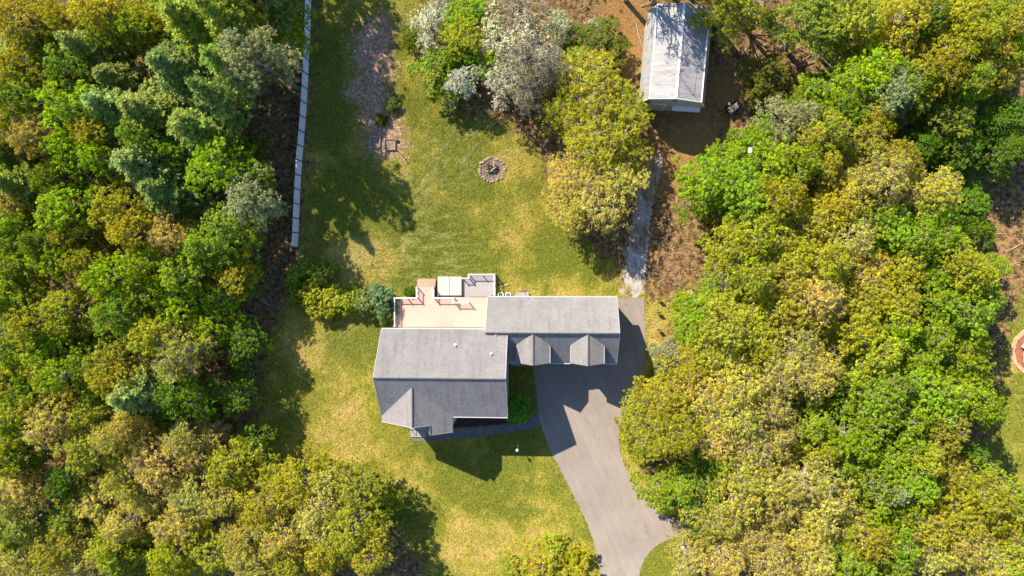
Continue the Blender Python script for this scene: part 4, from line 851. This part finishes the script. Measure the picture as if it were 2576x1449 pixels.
# pale disc (septic cap) in the lawn
t = MB(); c = Vector(G(1015, 631)); t.tube([c, c + Vector((0, 0, .06))], [.24, .22], 14); tag(t.build('drain_cap', M['stone'], None), 'small pale round cap set in the back lawn', 'cap')
def pallet(u, v, rz, lab, w=.55, mat='palewood'):
    e = empty('pallet', G(u, v), lab, 'pallet', 'wooden pallets at the edge of the wood', rz); t = MB(); [t.box(-w, w, -w + i * .2, -w + i * .2 + .12, .12, .15) for i in range(6)]; bl(t, 'slats', M[mat], e); t = MB(); [t.box(x, x + .09, -w, w - .02, 0, .119) for x in (-w, -.045, w - .09)]; bl(t, 'runners', M['oldwood'], e)
pallet(1735, 743, .55, 'grey wooden pallet at the wood edge level with the garage roof')
pallet(1486, 58, .45, 'wooden pallet leaning in the thicket left of the barn', .75, 'palewood'); pallet(1502, 88, .2, 'greenish pallet half covered by the thicket below the other', .55, 'oldwood')
# junk heap on the wood edge north east of the garage
for i, (u, v, l, w, h, rz, m, lab) in enumerate([(1783, 655, 1.2, .7, .25, -.5, 'concrete', 'pale broken slab on the wood edge'), (1797, 663, .9, .6, .5, -.1, 'steel', 'open grey metal crate half under the leaves'), (1802, 672, .6, .15, .4, 1.4, 'steel', 'narrow grey metal panel beside the crate')]):
    e = empty('scrap_' + ('slab', 'crate', 'sheet')[i], G(u, v), lab, 'scrap', None, rz); t = MB(); a, b = l / 2, w / 2
    if i == 1: [t.box(*q) for q in ((-a, a, -b, -b + .05, 0, h), (-a, a, b - .05, b, 0, h), (-a, -a + .05, -b + .051, b - .051, 0, h), (a - .05, a, -b + .051, b - .051, 0, h), (-a + .051, a - .051, -b + .051, b - .051, .02, .06))]
    else: t.box(-a, a, -b, b, 0, h)
    bl(t, 'body', M[m], e, .01)
    t = MB(); t.box(-a * .7, a * .7, -.03, .03, h + .002, h + .04); bl(t, 'lath', M['palewood'], e)
# trailer loaded with boards right of the barn
def cart():
    e = empty('utility_cart', G(1842, 273), 'black two wheeled cart loaded with pale boards beside the barn shadow', 'cart', None, .55)
    t = MB(); t.box(-.85, .85, -.6, .6, .45, .5); [t.box(*q) for q in ((-.85, .85, -.6, -.55, .501, .8), (-.85, .85, .55, .6, .501, .8), (-.85, -.8, -.549, .549, .501, .8))]; bl(t, 'bed', M['black'], e)
    for y in (-.7, .7): t = MB(); t.tube([(0, y - .06, .3), (0, y + .06, .3)], [.3, .3], 16); w = bl(t, 'wheel', M['black'], e); t = MB(); t.tube([(0, y - .07, .3), (0, y + .07, .3)], [.12, .12], 12); bl(t, 'rim', M['steel'], w)
    t = MB(); t.bar((-.85, 0, .42), (-1.7, 0, .3), .07); bl(t, 'tow_bar', M['black'], e)
    for i, (y, l) in enumerate(((-.35, .6), (-.15, .75), (.05, .5), (.22, .7))):
        o = Vector(G(1842, 273)); c, s = math.cos(.55), math.sin(.55); a = Vector((-l, y, .55 + .03 * i)); b = Vector((l, y + .04, .6 + .03 * i)); R_ = lambda p: o + Vector((p.x * c - p.y * s, p.x * s + p.y * c, p.z))
        t = MB(); t.bar(R_(a), R_(b), .13, .05); tag(t.build('board', M['palewood'], None), 'pale board lying lengthwise in the black cart', 'board', 'boards in the cart')
    t = MB(); a = Vector(G(1856, 262, .5)); b = Vector(G(1864, 283, .3)); t.bar(a, b, .2, .04); tag(t.build('plank', M['oldwood'], None), 'brown plank leaning on the right side of the cart', 'plank')
    t = MB(); blob_stone(t, G(1835, 261, .75), .22, rb); tag(t.build('white_sack', M['white'], None), 'small white sack on top of the loaded cart', 'sack')
cart()
# lumber and logs lying in the clearing right of the barn
LUM = [(2001, 170, 2048, 154, .13, 'oldwood', 'upper long brown board in the leaf litter clearing'), (2018, 195, 2062, 180, .15, 'palewood', 'longest pale board in the leaf litter clearing'), (1993, 168, 2003, 182, .30, 'redwood', 'reddish short board left of the long boards'), (2042, 203, 2058, 211, .26, 'redwood', 'reddish board end by the curved metal hoop'), (2070, 184, 2090, 173, .09, 'palewood', 'thin bent pale stick right of the long boards'), (2082, 160, 2096, 176, .34, 'concrete', 'pale split slab at the right end of the lumber'), (2056, 199, 2078, 190, .09, 'palewood', 'twisted pale branch beside the reddish board')]
for u0, v0, u1, v1, w, m, lab in LUM:
    t = MB(); t.bar(Vector(G(u0, v0, .15)), Vector(G(u1, v1, .22)), w, .07); tag(t.build('board', M[m], None), lab, 'board')
t = MB(); c = Vector(G(2032, 205, .0)); t.tube([c + Vector((-.65 + .13 * i, -.25 * math.sin(i * math.pi / 10), .35 + .1 * math.sin(i * math.pi / 10))) for i in range(11)], [.035] * 11, 6); t.tube([c + Vector((-.65, 0, 0)), c + Vector((-.65, 0, .36))], [.035, .035], 6); t.tube([c + Vector((.65, 0, 0)), c + Vector((.65, 0, .36))], [.035, .035], 6); tag(t.build('metal_hoop', M['steel'], None), 'curved grey metal hoop below the long boards', 'hoop')
LOGS = [(1872, 20, 1905, 60, 'grey fallen trunk just right of the barn roof'), (1915, 10, 1932, 48, 'fallen trunk lying near the top edge right of the barn'), (2172, 52, 2128, 92, 'long fallen trunk in the upper clearing far right of the barn'), (2008, 120, 2060, 150, 'dark fallen branch above the lumber boards'), (1890, 130, 1925, 175, 'thin fallen branch right of the barn shadow'), (1510, 215, 1560, 180, 'white bare branch lying over the thicket left of the barn'), (600, 255, 648, 320, 'thin fallen trunk left of the fence on bare soil'), (560, 215, 575, 235, 'bleached dead stump wood in the left wood'), (628, 735, 686, 775, 'pale fallen birch stem at the shaded track'), (600, 905, 640, 935, 'short pale log at the shaded track edge'), (1870, 330, 1890, 300, 'curved dead branch by the orange leaf litter'), (1600, 60, 1618, 120, 'pale pole leaning toward the barn corner'), (1612, 15, 1650, 4, 'thin white pole at the barn rear corner')]
for i, (u0, v0, u1, v1, lab) in enumerate(LOGS):
    a = Vector(G(u0, v0, .15)); b = Vector(G(u1, v1, .3)); m_ = a.lerp(b, .5) + Vector((rb.uniform(-.15, .15), rb.uniform(-.15, .15), .05)); r = .05 if 'thin' in lab or 'pole' in lab or 'branch' in lab or 'stem' in lab else .12
    t = MB(); t.tube([a, m_, b], [r, r * .9, r * .6], 7); d = (b - a).normalized(); s = Vector((-d.y, d.x, 0)); t.tube([m_, m_ + s * .5 + d * .4 + Vector((0, 0, .2))], [r * .5, r * .2], 5)
    tag(t.build('fallen_log' if r > .1 else 'fallen_branch', M['palewood'] if 'pale' in lab or 'white' in lab or 'bleached' in lab else M['oldwood'], None), lab, 'log' if r > .1 else 'branch')
# blue and white tarps
def tarp(u, v, z, s, mat, lab, name='tarp'):
    c = Vector(G(u, v, z)); rnd = random.Random(int(u)); n = 6; vs = []
    for j in range(n):
        for i in range(n): vs.append((c.x + (i / (n - 1) - .5) * s[0] + rnd.uniform(-.05, .05), c.y + (j / (n - 1) - .5) * s[1] + rnd.uniform(-.05, .05), c.z + rnd.uniform(-.10, .10)))
    t = MB(); t.add(vs, [(j * n + i, j * n + i + 1, (j + 1) * n + i + 1, (j + 1) * n + i) for j in range(n - 1) for i in range(n - 1)]); tag(t.build(name, mat, None), lab, 'tarp')
tarp(627, 941, .35, (.5, .6), M['blue'], 'small blue plastic scrap at the shaded track'); tarp(1887, 378, 11.2, (.34, .55), M['white'], 'white plastic scrap caught in a lime green tree right of the barn')
tarp(1792, 905, 8.0, (.4, .5), M['white'], 'small white rag caught on leaves right of the garage')
# neighbour's round sunken play area at the right edge
def play_area():
    c = Vector(G(2606, 884)); e = empty('play_area', c, 'round paver ringed patch at the right edge of the lawn', 'play area'); R_, n = 3.05, 12
    t = MB()
    for i in range(n):
        a, b = 2 * math.pi * i / n, 2 * math.pi * (i + 1) / n
        t.slab([(R_ * math.cos(a), R_ * math.sin(a), .16), (R_ * math.cos(b), R_ * math.sin(b), .16), ((R_ - .45) * math.cos(b), (R_ - .45) * math.sin(b), .16), ((R_ - .45) * math.cos(a), (R_ - .45) * math.sin(a), .16)], .16)
    bl(t, 'curb', M['curb'], e)
    t = MB(); t.add([((R_ - .46) * math.cos(2 * math.pi * i / n), (R_ - .46) * math.sin(2 * math.pi * i / n), .05) for i in range(n)], [tuple(range(n))]); bl(t, 'mulch', M['redwood'], e)
    b = empty('water_slide', c, 'white and teal plastic seat inside the round paver patch', 'slide'); t = MB(); t.box(-1.6, -.95, -1.4, .1, .2, .75); bl(t, 'bench', M['white'], b, .08)
    t = MB(); t.tube([(-1.7, .4, .35), (-1.3, 1.0, .5), (-.6, 1.5, .6), (.2, 1.7, .6)], [.3, .35, .35, .3], 10); bl(t, 'chute', M['teal'], b)
    t = MB(); t.box(-.9, .9, -.4, .7, .06, .5); bl(t, 'tub', M['white'], b, .1)
play_area()
t = MB(); t.bar(Vector(G(2514, 868, .05)), Vector(G(2522, 880, .05)), .14, .08); tag(t.build('board', M['palewood'], None), 'short pale stick on the grass left of the paver ring', 'stick')
